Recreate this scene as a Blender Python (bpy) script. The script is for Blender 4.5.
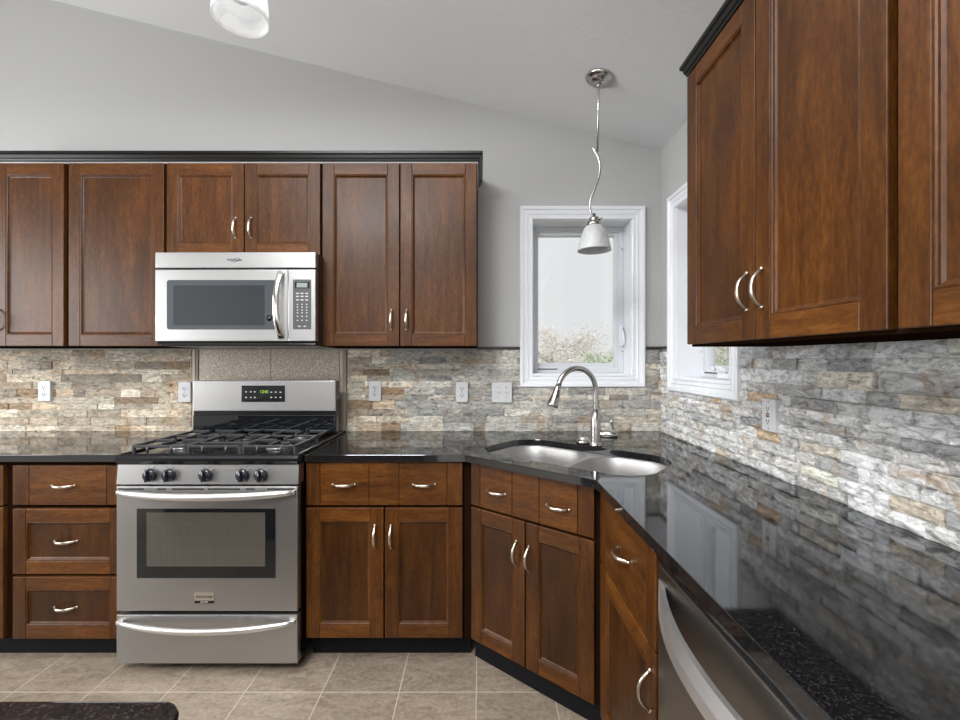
import bpy, bmesh, math, random
from mathutils import Vector, Matrix, noise

for o in list(bpy.data.objects):
    bpy.data.objects.remove(o)
scene = bpy.context.scene
COL = scene.collection
R = math.radians
H = 1.324            # eye height
YB = 2.53            # back wall plane
XR = 1.043           # right wall plane

# ------------------------------------------------------------------ camera
cam_d = bpy.data.cameras.new('camera')
cam = bpy.data.objects.new('camera', cam_d)
COL.objects.link(cam)
cam.location = (0, 0, H)
cam.rotation_euler = (R(90), 0, 0)
cam_d.sensor_width = 36
cam_d.lens = 439 / 960 * 36
cam_d.clip_start = 0.02
scene.camera = cam

# ------------------------------------------------------------------ world
w = bpy.data.worlds.new('overcast_sky')
scene.world = w
w.use_nodes = True
bg = w.node_tree.nodes['Background']
bg.inputs[0].default_value = (0.985, 0.992, 1.0, 1)
bg.inputs[1].default_value = 0.66

# added area panels: daylight boost at unseen openings, fill under the ceiling
def area(name, loc, rot, sx, sy, power, col=(1, 1, 1), spread=180):
    l = bpy.data.lights.new(name, 'AREA')
    l.shape = 'RECTANGLE'
    l.size, l.size_y = sx, sy
    l.energy = power
    l.color = col
    l.spread = R(spread)
    o = bpy.data.objects.new(name, l)
    o.location = loc
    o.rotation_euler = rot
    COL.objects.link(o)
    return o
area('patio_fill', (-1.0, -4.25, 1.25), (R(90), 0, R(0)), 2.9, 2.1, 24, (0.98, 0.99, 1))  # added panel outside the patio opening, boosts the daylight
area('left_window_fill', (-4.45, 0.2, 1.65), (R(90), 0, R(-90)), 2.6, 1.5, 118, (0.97, 0.985, 1))  # added panel outside the left opening, boosts light on the right wall
area('kitchen_fill', (-0.7, 0.65, 2.8), (0, 0, 0), 1.7, 1.7, 50, (0.97, 0.985, 1))  # added panel without a fixture, brightens floor and walls
area('dining_fill', (-1.2, -0.9, 2.95), (0, 0, 0), 1.0, 1.0, 125, (0.97, 0.985, 1))  # unseen panel behind the camera, added as overhead fill

sl = bpy.data.lights.new('tree_fill_sun', 'SUN')  # added to brighten the trees outside
sl.energy = 1.6
sl.angle = R(25)
so = bpy.data.objects.new('tree_fill_sun', sl)
so.rotation_euler = Vector((0.12, 0.72, -0.69)).to_track_quat('-Z', 'Y').to_euler()
COL.objects.link(so)

vs = scene.view_settings
scene.display_settings.display_device = 'sRGB'
vs.view_transform = 'Standard'
vs.look = 'None'
vs.gamma = 1
vs.use_curve_mapping = False
vs.exposure = 0.42
scene.cycles.use_denoising = True

# ------------------------------------------------------------------ materials
def srgb(r, g, b):
    f = lambda c: (c / 255 / 12.92) if c / 255 <= 0.04045 else ((c / 255 + 0.055) / 1.055) ** 2.4
    return (f(r), f(g), f(b), 1)

class N:
    def __init__(self, name, rough=0.5, metal=0.0, base=(0.5, 0.5, 0.5, 1), **kw):
        self.m = bpy.data.materials.new(name)
        self.m.use_nodes = True
        self.t = self.m.node_tree
        self.p = self.t.nodes['Principled BSDF']
        self.p.inputs['Base Color'].default_value = base
        self.p.inputs['Roughness'].default_value = rough
        self.p.inputs['Metallic'].default_value = metal
        for k, v in kw.items():
            self.p.inputs[k.replace('_', ' ')].default_value = v
    def n(self, typ, **kw):
        x = self.t.nodes.new(typ)
        for k, v in kw.items():
            if k.startswith('i_'):
                key = k[2:]
                key = int(key) if key.isdigit() else key.replace('_', ' ')
                x.inputs[key].default_value = v
            else:
                setattr(x, k, v)
        return x
    def l(self, a, b):
        self.t.links.new(a, b)
    def coord(self, scale=(1, 1, 1), rnd=False, kind='Object'):
        c = self.n('ShaderNodeTexCoord')
        mp = self.n('ShaderNodeMapping')
        mp.inputs['Scale'].default_value = scale
        self.l(c.outputs[kind], mp.inputs['Vector'])
        if rnd:
            oi = self.n('ShaderNodeObjectInfo')
            mu = self.n('ShaderNodeMath', operation='MULTIPLY')
            mu.inputs[1].default_value = 37.0
            self.l(oi.outputs['Random'], mu.inputs[0])
            self.l(mu.outputs[0], mp.inputs['Location'])
        return mp.outputs[0]
    def noise(self, vec, scale, detail=4, rough=0.55, dist=0.0):
        x = self.n('ShaderNodeTexNoise')
        x.inputs['Scale'].default_value = scale
        x.inputs['Detail'].default_value = detail
        x.inputs['Roughness'].default_value = rough
        x.inputs['Distortion'].default_value = dist
        self.l(vec, x.inputs['Vector'])
        return x.outputs['Fac']
    def ramp(self, fac, stops):
        x = self.n('ShaderNodeValToRGB')
        e = x.color_ramp.elements
        while len(e) < len(stops):
            e.new(0.5)
        for i, (pos, c) in enumerate(stops):
            e[i].position = pos
            e[i].color = c
        self.l(fac, x.inputs[0])
        return x.outputs[0]
    def mix(self, fac, a, b, mode='MIX'):
        x = self.n('ShaderNodeMix', data_type='RGBA', blend_type=mode)
        if isinstance(fac, (int, float)):
            x.inputs[0].default_value = fac
        else:
            self.l(fac, x.inputs[0])
        for s, v in ((6, a), (7, b)):
            if isinstance(v, tuple):
                x.inputs[s].default_value = v
            else:
                self.l(v, x.inputs[s])
        return x.outputs[2]
    def base(self, c):
        self.l(c, self.p.inputs['Base Color'])
    def bump(self, h, strength=0.2, dist=0.01):
        b = self.n('ShaderNodeBump')
        b.inputs['Strength'].default_value = strength
        b.inputs['Distance'].default_value = dist
        self.l(h, b.inputs['Height'])
        self.l(b.outputs[0], self.p.inputs['Normal'])

def plain(name, col, rough=0.5, metal=0.0, **kw):
    return N(name, rough, metal, col, **kw).m

def wood(name, scale, dark, mid, light):
    k = N(name, 0.40)
    v = k.coord(scale, True)
    g1 = k.noise(v, 34, 7, 0.7, 0.5)
    vf = k.coord(tuple(min(1.0, s * 3.0) for s in scale), True)
    g2 = k.noise(vf, 120, 5, 0.7)
    gm = k.n('ShaderNodeMath', operation='MULTIPLY_ADD'); gm.inputs[1].default_value = 0.45
    gs = k.n('ShaderNodeMath', operation='MULTIPLY'); gs.inputs[1].default_value = 0.55
    k.l(g1, gs.inputs[0]); k.l(g2, gm.inputs[0]); k.l(gs.outputs[0], gm.inputs[2])
    grain = gm.outputs[0]
    c1 = k.ramp(grain, [(0.34, dark), (0.50, mid), (0.68, light)])
    v2 = k.coord(tuple(s * 0.5 + 0.3 for s in scale), True)
    blot = k.noise(v2, 7, 3, 0.5)
    b2 = k.ramp(blot, [(0.35, (0.72, 0.70, 0.68, 1)), (0.65, (1.15, 1.12, 1.08, 1))])
    c2 = k.mix(1.0, c1, b2, 'MULTIPLY')
    oi = k.n('ShaderNodeObjectInfo')
    tone = k.ramp(oi.outputs['Random'], [(0, (0.9, 0.88, 0.86, 1)), (1, (1.1, 1.08, 1.06, 1))])
    k.base(k.mix(1.0, c2, tone, 'MULTIPLY'))
    k.p.inputs['Specular IOR Level'].default_value = 0.20
    k.p.inputs['Coat Weight'].default_value = 0.07
    k.p.inputs['Coat Roughness'].default_value = 0.22
    k.bump(grain, 0.06, 0.002)
    return k.m
WD, WM, WL = (0.025, 0.0078, 0.0013, 1), (0.062, 0.0212, 0.0036, 1), (0.112, 0.0440, 0.0088, 1)
WOOD_V = wood('stained_maple_upright', (1, 1, 0.10), WD, WM, WL)
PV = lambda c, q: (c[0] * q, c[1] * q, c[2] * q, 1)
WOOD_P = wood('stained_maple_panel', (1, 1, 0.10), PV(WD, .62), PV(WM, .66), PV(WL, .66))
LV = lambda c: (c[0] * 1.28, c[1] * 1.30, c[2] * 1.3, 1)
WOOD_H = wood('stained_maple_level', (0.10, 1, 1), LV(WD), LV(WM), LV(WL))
WOOD_DARK = plain('dark_stained_face_frame', (0.014, 0.0065, 0.0035, 1), 0.8, IOR=1.0)
TOE = plain('black_toe_board', (0.004, 0.004, 0.005, 1), 0.5, IOR=1.25)
CROWN = plain('black_stained_crown', (0.006, 0.0055, 0.005, 1), 0.3, Specular_IOR_Level=0.3)

def steel(name, col, rough, scale=(2, 2, 220), bump=0.02):
    k = N(name, rough, 1.0, col)
    v = k.coord(scale)
    n = k.noise(v, 3, 3, 0.6)
    r = k.n('ShaderNodeMapRange')
    r.inputs['To Min'].default_value = rough - 0.05
    r.inputs['To Max'].default_value = rough + 0.07
    k.l(n, r.inputs[0])
    k.l(r.outputs[0], k.p.inputs['Roughness'])
    k.bump(n, bump, 0.001)
    return k.m
STEEL = steel('brushed_stainless', (0.415, 0.41, 0.405, 1), 0.36)
STEEL_HANDLE = steel('satin_steel_handle', (0.68, 0.67, 0.66, 1), 0.42)
STEEL_DW = steel('shaded_stainless_dishwasher', (0.25, 0.235, 0.22, 1), 0.30, (220, 2, 2))  # darker copy of the stainless: shadow and dark reflections put into its colour
STEEL_SINK = steel('satin_sink_steel', (0.47, 0.46, 0.45, 1), 0.48, (60, 60, 2), 0.03)
CHROME = plain('polished_steel', (0.75, 0.74, 0.72, 1), 0.12, 1.0)
NICKEL = plain('brushed_nickel', (0.46, 0.44, 0.415, 1), 0.24, 1.0)
PULL = plain('satin_nickel_pull', (0.60, 0.53, 0.44, 1), 0.28, 1.0)
BLACK = plain('black_enamel', (0.008, 0.008, 0.009, 1), 0.16)
BLACKGLASS = plain('black_glass', (0.006, 0.007, 0.008, 1), 0.03, IOR=1.7)
MWGLASS = plain('smoked_glass', (0.055, 0.062, 0.068, 1), 0.05, IOR=1.7)
IRON = plain('cast_iron', (0.028, 0.028, 0.030, 1), 0.36)
KNOBBLK = plain('black_knob_plastic', (0.012, 0.013, 0.018, 1), 0.25)
GREYPAD = plain('grey_keypad', (0.055, 0.055, 0.058, 1), 0.4)
WHITEPLASTIC = plain('white_plastic', (0.52, 0.52, 0.525, 1), 0.3)
SLOT = plain('dark_slot', (0.02, 0.02, 0.02, 1), 0.6)
TRIMWHITE = plain('white_gloss_paint', (0.73, 0.74, 0.765, 1), 0.3)
VINYL = plain('white_window_vinyl', (0.60, 0.615, 0.645, 1), 0.35)
PRINT = plain('pale_print', (0.42, 0.42, 0.42, 1), 0.5)
LCD = plain('grey_lcd', (0.20, 0.225, 0.21, 1), 0.35)
REDBTN = plain('red_button', (0.25, 0.03, 0.02, 1), 0.4)
BLKBTN = plain('black_button', (0.02, 0.02, 0.02, 1), 0.4)
kk = N('green_digit_glow', 0.5, 0, (0.1, 0.2, 0.02, 1)); kk.p.inputs['Emission Color'].default_value = (0.45, 0.75, 0.08, 1); kk.p.inputs['Emission Strength'].default_value = 0.6
DIGIT = kk.m

def paint(name, col, sc, st):
    k = N(name, 0.75, 0, col)
    v = k.coord()
    k.bump(k.noise(v, sc, 3, 0.6), st, 0.004)
    return k.m
WALLP = paint('greige_wall_paint', (0.425, 0.422, 0.417, 1), 160, 0.05)
CEILP = paint('textured_ceiling_paint', (0.66, 0.66, 0.66, 1), 85, 0.22)
FRONTP = paint('pale_wall_paint', (0.52, 0.515, 0.505, 1), 160, 0.05)

# granite
k = N('black_granite', 0.055)
v = k.coord()
vo = k.n('ShaderNodeTexVoronoi'); vo.inputs['Scale'].default_value = 430; k.l(v, vo.inputs['Vector'])
hs = k.n('ShaderNodeSeparateColor'); k.l(vo.outputs['Color'], hs.inputs[0])
c = k.ramp(hs.outputs[0], [(0.0, (0.004, 0.0042, 0.005, 1)), (0.60, (0.005, 0.005, 0.006, 1)), (0.82, (0.013, 0.012, 0.0115, 1)), (1.0, (0.040, 0.036, 0.032, 1))])
n2 = k.noise(v, 40, 4, 0.6)
c = k.mix(k.ramp(n2, [(0.4, (0, 0, 0, 1)), (0.7, (1, 1, 1, 1))]), c, (0.0075, 0.007, 0.007, 1))
k.base(c)
k.p.inputs['IOR'].default_value = 1.85
k.p.inputs['Specular Tint'].default_value = (0.90, 0.95, 1.0, 1)
GRANITE = k.m

# stone veneer : per-stone colour stored as a face attribute
k = N('split_quartzite', 0.72)
at = k.n('ShaderNodeAttribute', attribute_name='stone')
v = k.coord((1, 1, 1))
vs3 = k.coord((1, 1, 2.6))
n1 = k.noise(vs3, 24, 8, 0.72, 0.9)
mott = k.ramp(n1, [(0.33, (0.30, 0.29, 0.28, 1)), (0.5, (0.98, 0.98, 0.98, 1)), (0.66, (1.50, 1.49, 1.47, 1))])
c = k.mix(1.0, at.outputs['Color'], mott, 'MULTIPLY')
n3 = k.noise(v, 7.5, 5, 0.7, 1.2)
rust = k.ramp(n3, [(0.55, (0, 0, 0, 1)), (0.67, (1, 1, 1, 1))])
ru = k.n('ShaderNodeMath', operation='MULTIPLY'); ru.inputs[1].default_value = 0.6
k.l(rust, ru.inputs[0])
c = k.mix(ru.outputs[0], c, (0.42, 0.25, 0.11, 1))
k.base(c)
n4 = k.noise(v, 55, 8, 0.75, 0.4)
k.bump(n4, 1.0, 0.018)
STONE = k.m

k = N('speckled_wall_tile', 0.35)
v = k.coord()
vo = k.n('ShaderNodeTexVoronoi'); vo.inputs['Scale'].default_value = 190; k.l(v, vo.inputs['Vector'])
hs = k.n('ShaderNodeSeparateColor'); k.l(vo.outputs['Color'], hs.inputs[0])
c = k.ramp(hs.outputs[0], [(0, (0.329, 0.275, 0.215, 1)), (0.6, (0.451, 0.380, 0.303, 1)), (0.9, (0.561, 0.480, 0.391, 1)), (1, (0.68, 0.63, 0.57, 1))])
k.base(c)
WTILE = k.m
PENCIL = plain('pale_stone_pencil', (0.42, 0.35, 0.28, 1), 0.4)
PENCILDK = plain('dark_pencil_liner', (0.035, 0.022, 0.020, 1), 0.35)

# floor tile
k = N('grey_brown_floor_tile', 0.42)
v = k.coord((1, 1, 1))
br = k.n('ShaderNodeTexBrick', offset=0.0, squash=1.0)
br.inputs['Scale'].default_value = 1.0
br.inputs['Mortar Size'].default_value = 0.0022
br.inputs['Mortar Smooth'].default_value = 0.1
br.inputs['Bias'].default_value = 0.0
br.inputs['Brick Width'].default_value = 0.3075
br.inputs['Row Height'].default_value = 0.3075
br.inputs['Color1'].default_value = (0, 0, 0, 1)
br.inputs['Color2'].default_value = (1, 1, 1, 1)
br.inputs['Mortar'].default_value = (0.5, 0.5, 0.5, 1)
mp = k.n('ShaderNodeMapping'); mp.inputs['Location'].default_value = (0.015, -1.75 + 0.3075 * 6, 0)
k.l(v, mp.inputs[0]); k.l(mp.outputs[0], br.inputs['Vector'])
v2 = k.coord((1, 2.6, 1))
n1 = k.noise(v2, 7.5, 10, 0.78, 1.6)
c = k.ramp(n1, [(0.37, (0.082, 0.060, 0.041, 1)), (0.5, (0.208, 0.165, 0.123, 1)), (0.68, (0.336, 0.275, 0.213, 1))])
n2 = k.noise(v, 60, 5, 0.7)
c = k.mix(0.5, c, k.ramp(n2, [(0.3, (0.111, 0.085, 0.060, 1)), (0.7, (0.309, 0.250, 0.195, 1))]))
tint = k.ramp(br.outputs['Color'], [(0, (0.86, 0.86, 0.86, 1)), (1, (1.12, 1.12, 1.12, 1))])
c = k.mix(1.0, c, tint, 'MULTIPLY')
c = k.mix(br.outputs['Fac'], c, (0.390, 0.333, 0.270, 1))
k.base(c)
inv = k.n('ShaderNodeMath', operation='SUBTRACT'); inv.inputs[0].default_value = 1.0
k.l(br.outputs['Fac'], inv.inputs[1])
k.bump(inv.outputs[0], 0.3, 0.003)
FLOOR = k.m

# window glass : clear pane with a faint mirror
k = N('window_glass')
k.t.nodes.remove(k.p)
tr = k.n('ShaderNodeBsdfTransparent'); tr.inputs[0].default_value = (0.97, 0.98, 0.98, 1)
gl = k.n('ShaderNodeBsdfGlossy'); gl.inputs['Roughness'].default_value = 0.02
lw = k.n('ShaderNodeLayerWeight'); lw.inputs[0].default_value = 0.5
pw = k.n('ShaderNodeMath', operation='POWER'); pw.inputs[1].default_value = 5.0; k.l(lw.outputs['Facing'], pw.inputs[0])
fr = k.n('ShaderNodeMapRange'); fr.inputs['To Min'].default_value = 0.04; fr.inputs['To Max'].default_value = 0.7; k.l(pw.outputs[0], fr.inputs[0])
mx = k.n('ShaderNodeMixShader')
k.l(fr.outputs[0], mx.inputs[0]); k.l(tr.outputs[0], mx.inputs[1]); k.l(gl.outputs[0], mx.inputs[2])
k.l(mx.outputs[0], k.t.nodes['Material Output'].inputs[0])
GLASS = k.m

def shade_mat(name, glow, tone=1.0):
    k = N(name, 0.3)
    v = k.coord((1, 1, 1))
    n = k.noise(v, 13, 5, 0.6, 2.2)
    k.base(k.ramp(n, [(0.35, (0.74 * tone, 0.75 * tone, 0.76 * tone, 1)), (0.6, (0.90 * tone, 0.90 * tone, 0.90 * tone, 1))]))
    k.p.inputs['Subsurface Weight'].default_value = 0.0
    k.p.inputs['Transmission Weight'].default_value = 0.3
    k.p.inputs['Roughness'].default_value = 0.35
    if glow:
        k.l(k.ramp(n, [(0.35, (0.80, 0.80, 0.80, 1)), (0.6, (1, 0.99, 0.97, 1))]), k.p.inputs['Emission Color'])
        k.p.inputs['Emission Strength'].default_value = glow
    return k.m
SHADE = shade_mat('alabaster_glass', 0.0, .70)
SHADE_ON = shade_mat('lit_alabaster_glass', 0.14)
BULB = plain('frosted_bulb', (0.85, 0.85, 0.84, 1), 0.3)

# ------------------------------------------------------------------ mesh helpers
class MB:
    def __init__(self):
        self.v, self.f, self.mi, self.sm = [], [], [], []
        self.cm = 0
    def add(self, vs, fs, smooth=False, mi=None):
        b = len(self.v)
        self.v += [tuple(q) for q in vs]
        for q in fs:
            self.f.append(tuple(b + i for i in q))
            self.mi.append(self.cm if mi is None else mi)
            self.sm.append(smooth)
        return self
    def box(self, x0, x1, y0, y1, z0, z1, bev=0.0, mi=None, M=None, seg=2):
        if x0 > x1: x0, x1 = x1, x0
        if y0 > y1: y0, y1 = y1, y0
        if z0 > z1: z0, z1 = z1, z0
        vs = [(x, y, z) for x in (x0, x1) for y in (y0, y1) for z in (z0, z1)]
        fs = [(0, 1, 3, 2), (4, 6, 7, 5), (0, 4, 5, 1), (2, 3, 7, 6), (0, 2, 6, 4), (1, 5, 7, 3)]
        sm = False
        if bev > 0:
            bm = bmesh.new()
            q = [bm.verts.new(p) for p in vs]
            for f in fs:
                bm.faces.new([q[i] for i in f])
            bmesh.ops.bevel(bm, geom=bm.edges[:], offset=bev, segments=seg, profile=0.5, affect='EDGES')
            bm.verts.index_update()
            vs = [p.co.copy() for p in bm.verts]
            fs = [[p.index for p in f.verts] for f in bm.faces]
            bm.free()
        if M is not None:
            vs = [M @ Vector(p) for p in vs]
        return self.add(vs, fs, sm, mi)
    def prism(self, poly, axis, a, b, mi=None, smooth=False):
        # poly: 2-D outline ; axis: 'x','y','z' the extrusion axis
        def P(p, t):
            return {'x': (t, p[0], p[1]), 'y': (p[0], t, p[1]), 'z': (p[0], p[1], t)}[axis]
        n = len(poly)
        vs = [P(p, a) for p in poly] + [P(p, b) for p in poly]
        fs = [tuple(range(n))[::-1], tuple(range(n, 2 * n))]
        fs += [(i, (i + 1) % n, n + (i + 1) % n, n + i) for i in range(n)]
        return self.add(vs, fs, smooth, mi)
    def tube(self, pts, r, seg=12, mi=None, flat=None, up=None, caps=True):
        # r: radius or list ; flat=(a,b) multiplies the section along side / up
        pts = [Vector(p) for p in pts]
        n = len(pts)
        rr = r if isinstance(r, (list, tuple)) else [r] * n
        fa, fb = flat or (1, 1)
        vs, fs = [], []
        T0 = (pts[1] - pts[0]).normalized()
        upv = Vector(up) if up else (Vector((0, 0, 1)) if abs(T0.z) < 0.9 else Vector((1, 0, 0)))
        for i in range(n):
            T = (pts[min(i + 1, n - 1)] - pts[max(i - 1, 0)]).normalized()
            S = T.cross(upv)
            if S.length < 1e-5:
                S = T.orthogonal()
            S.normalize()
            U = S.cross(T).normalized()
            if not up:
                upv = U
            for j in range(seg):
                a = 2 * math.pi * j / seg
                vs.append(pts[i] + S * math.cos(a) * rr[i] * fa + U * math.sin(a) * rr[i] * fb)
        for i in range(n - 1):
            for j in range(seg):
                k2 = (j + 1) % seg
                fs.append((i * seg + j, i * seg + k2, (i + 1) * seg + k2, (i + 1) * seg + j))
        self.add(vs, fs, True, mi)
        if caps:
            self.add(vs[:seg], [tuple(range(seg))], False, mi)
            self.add(vs[-seg:], [tuple(range(seg))[::-1]], False, mi)
        return self
    def lathe(self, prof, c=(0, 0, 0), seg=32, mi=None, M=None, smooth=True):
        vs, fs = [], []
        n = len(prof)
        for (r, z) in prof:
            for j in range(seg):
                a = 2 * math.pi * j / seg
                p = Vector((r * math.cos(a), r * math.sin(a), z))
                if M is not None:
                    p = M @ p
                vs.append(p + Vector(c))
        for i in range(n - 1):
            for j in range(seg):
                k2 = (j + 1) % seg
                fs.append((i * seg + j, i * seg + k2, (i + 1) * seg + k2, (i + 1) * seg + j))
        return self.add(vs, fs, smooth, mi)
    def build(self, name, mats, parent=None, off=None):
        me = bpy.data.meshes.new(name)
        o3 = Vector(off) if off is not None else Vector((0, 0, 0))
        me.from_pydata([tuple(Vector(p) - o3) for p in self.v], [], self.f)
        for m in (mats if isinstance(mats, (list, tuple)) else [mats]):
            me.materials.append(m)
        me.polygons.foreach_set('material_index', self.mi)
        me.polygons.foreach_set('use_smooth', self.sm)
        bm = bmesh.new(); bm.from_mesh(me)
        bmesh.ops.remove_doubles(bm, verts=bm.verts[:], dist=1e-6)
        bmesh.ops.recalc_face_normals(bm, faces=bm.faces[:])
        bm.to_mesh(me); bm.free()
        o = bpy.data.objects.new(name, me)
        COL.objects.link(o)
        if parent is not None:
            o.parent = parent
        return o

def tag(o, label=None, cat=None, group=None, kind=None):
    if label: o['label'] = label
    if cat: o['category'] = cat
    if group: o['group'] = group
    if kind: o['kind'] = kind
    return o
def thing(name, label, cat, loc=(0, 0, 0), rz=0.0, group=None):
    o = bpy.data.objects.new(name, None)
    o.empty_display_size = 0.05
    COL.objects.link(o)
    o.location = loc
    o.rotation_euler = (0, 0, rz)
    return tag(o, label, cat, group)
def struct(name, mb, mats):
    return tag(mb.build(name, mats), kind='structure')

def text(name, s, size, M, mat, parent, off=(0, 0, 0), ext=0.0004):
    # lettering facing local -Y : x right, z up ; M places it
    cu = bpy.data.curves.new(name, 'FONT')
    cu.body = s
    cu.size = size
    cu.align_x = 'CENTER'; cu.align_y = 'CENTER'
    cu.extrude = ext
    cu.resolution_u = 3
    t = bpy.data.objects.new(name + '_tmp', cu)
    COL.objects.link(t)
    bpy.context.view_layer.update()
    me = bpy.data.meshes.new_from_object(t.evaluated_get(bpy.context.evaluated_depsgraph_get()))
    bpy.data.objects.remove(t)
    me.transform(Matrix.Translation(-Vector(off)) @ M @ Matrix.Rotation(R(90), 4, 'X'))
    me.materials.clear(); me.materials.append(mat)
    o = bpy.data.objects.new(name, me)
    COL.objects.link(o)
    o.parent = parent
    return o

# ------------------------------------------------------------------ room shell
def ceil_z(x):
    return 2.53 + 0.2475 * (XR - x)
XL, YF = -4.3, -4.1
WT = 0.16
struct('floor', MB().box(XL - 0.2, XR + 0.2, YF - 0.2, YB + 0.2, -0.1, 0.0), FLOOR)
mb = MB().prism([(XL - .2, ceil_z(XL - .2)), (XR + .2, ceil_z(XR + .2)), (XR + .2, ceil_z(XR + .2) + .1), (XL - .2, ceil_z(XL - .2) + .1)], 'y', YF - .2, YB + .2)
struct('ceiling', mb, CEILP)

WX0, WX1, WZ0, WZ1 = 0.2985, 0.878, 1.2376, 2.1366
RB = WZ0 - .010      # back window opening
RY0, RY1 = 1.813, 2.332                                 # right window opening (y)
def wall_with_hole(axis, a0, a1, h0, h1, z0, z1, t0, t1, top0, top1, extra_top):
    """wall along `axis` from a0 to a1 with opening h0..h1 x z0..z1, thickness t0..t1"""
    m = MB()
    def B(p0, p1, q0, q1):
        if axis == 'x': m.box(p0, p1, t0, t1, q0, q1)
        else: m.box(t0, t1, p0, p1, q0, q1)
    B(a0, h0, 0, top0); B(h1, a1, 0, top0)
    B(h0, h1, 0, z0); B(h0, h1, z1, top0)
    if extra_top: extra_top(m)
    return m
zc = ceil_z(XR)
mb = wall_with_hole('x', XL - .2, XR + .2, WX0, WX1, WZ0, WZ1, YB, YB + WT, zc - .05, None,
    lambda m: m.prism([(XL - .2, zc - .05), (XR + .2, zc - .05), (XR + .2, ceil_z(XR + .2)), (XL - .2, ceil_z(XL - .2))], 'y', YB, YB + WT))
struct('wall_back', mb, WALLP)
mb = wall_with_hole('y', YF - .2, YB, RY0, RY1, RB, WZ1, XR, XR + WT, zc, None, None)
struct('wall_right', mb, WALLP)
# walls of the open room behind the kitchen, with a glazed patio opening and a wide window
mb = MB()
px0, px1, pz = -2.55, 0.55, 2.35
mb.box(XL - .2, px0, YF - .2, YF, 0, 2.4).box(px1, XR + .2, YF - .2, YF, 0, 2.4).box(px0, px1, YF - .2, YF, pz, 2.4)
mb.prism([(XL - .2, 2.4), (XR + .2, 2.4), (XR + .2, ceil_z(XR + .2)), (XL - .2, ceil_z(XL - .2))], 'y', YF - .2, YF)
struct('wall_front', mb, FRONTP)
mb = MB()
zt = ceil_z(XL)
mb.box(XL - .2, XL, YF, -1.2, 0, zt).box(XL - .2, XL, 1.6, YB, 0, zt).box(XL - .2, XL, -1.2, 1.6, 0, .85).box(XL - .2, XL, -1.2, 1.6, 2.45, zt)
struct('wall_left', mb, FRONTP)
# patio door and left window frames
d1 = bpy.data.objects.new('door_1', None); COL.objects.link(d1); d1.location = (-1.0, YF - .1, 0); tag(d1, kind='structure')
mb = MB()
for x in (px0, -1.0, px1):
    mb.box(x - .05, x + .05, YF - .15, YF - .06, 0, pz)
mb.box(px0, px1, YF - .15, YF - .06, 0.0, .08).box(px0, px1, YF - .15, YF - .06, pz - .08, pz)
mb.build('door_frame', TRIMWHITE, d1, d1.location)
w3 = bpy.data.objects.new('window_3', None); COL.objects.link(w3); w3.location = (XL - .1, .2, .85); tag(w3, kind='structure')
mb = MB()
for y in (-1.2, .2, 1.6):
    mb.box(XL - .14, XL - .06, y - .05, y + .05, .85, 2.45)
mb.box(XL - .14, XL - .06, -1.2, 1.6, .85, .92).box(XL - .14, XL - .06, -1.2, 1.6, 2.38, 2.45)
mb.build('window_frame', TRIMWHITE, w3, w3.location)

# ------------------------------------------------------------------ windows of the kitchen
def ring(m, x0, x1, z0, z1, wid, y0, y1, bev=0.0):
    """rectangular frame x0..x1,z0..z1 (outer) of member width wid (l,r,b,t)"""
    l, r, b, t = wid
    m.box(x0, x0 + l, y0, y1, z0, z1, bev)
    m.box(x1 - r, x1, y0, y1, z0, z1, bev)
    m.box(x0 + l, x1 - r, y0, y1, z0, z0 + b, bev)
    m.box(x0 + l, x1 - r, y0, y1, z1 - t, z1, bev)
def casing(m, x0, x1, z0, z1, prof):
    """mitred profile round the opening ; prof = list of (out, -y)"""
    n = len(prof)
    vs, fs = [], []
    for (sx, sz) in ((0, 0), (1, 0), (1, 1), (0, 1)):
        for (o, d) in prof:
            X = (x1 + o) if sx else (x0 - o)
            Z = (z1 + o) if sz else (z0 - o)
            vs.append((X, -d, Z))
    for c in range(4):
        e = (c + 1) % 4
        for i in range(n - 1):
            fs.append((c * n + i, c * n + i + 1, e * n + i + 1, e * n + i))
    m.add(vs, fs)
PROF = [(-0.004, 0.0), (-0.004, .012), (0.0, .014), (.006, .014), (.008, .010), (.022, .013), (.026, .017), (.030, .013), (.046, .016), (.050, .022), (.062, .024), (.068, .021), (.068, 0.0)]
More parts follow.
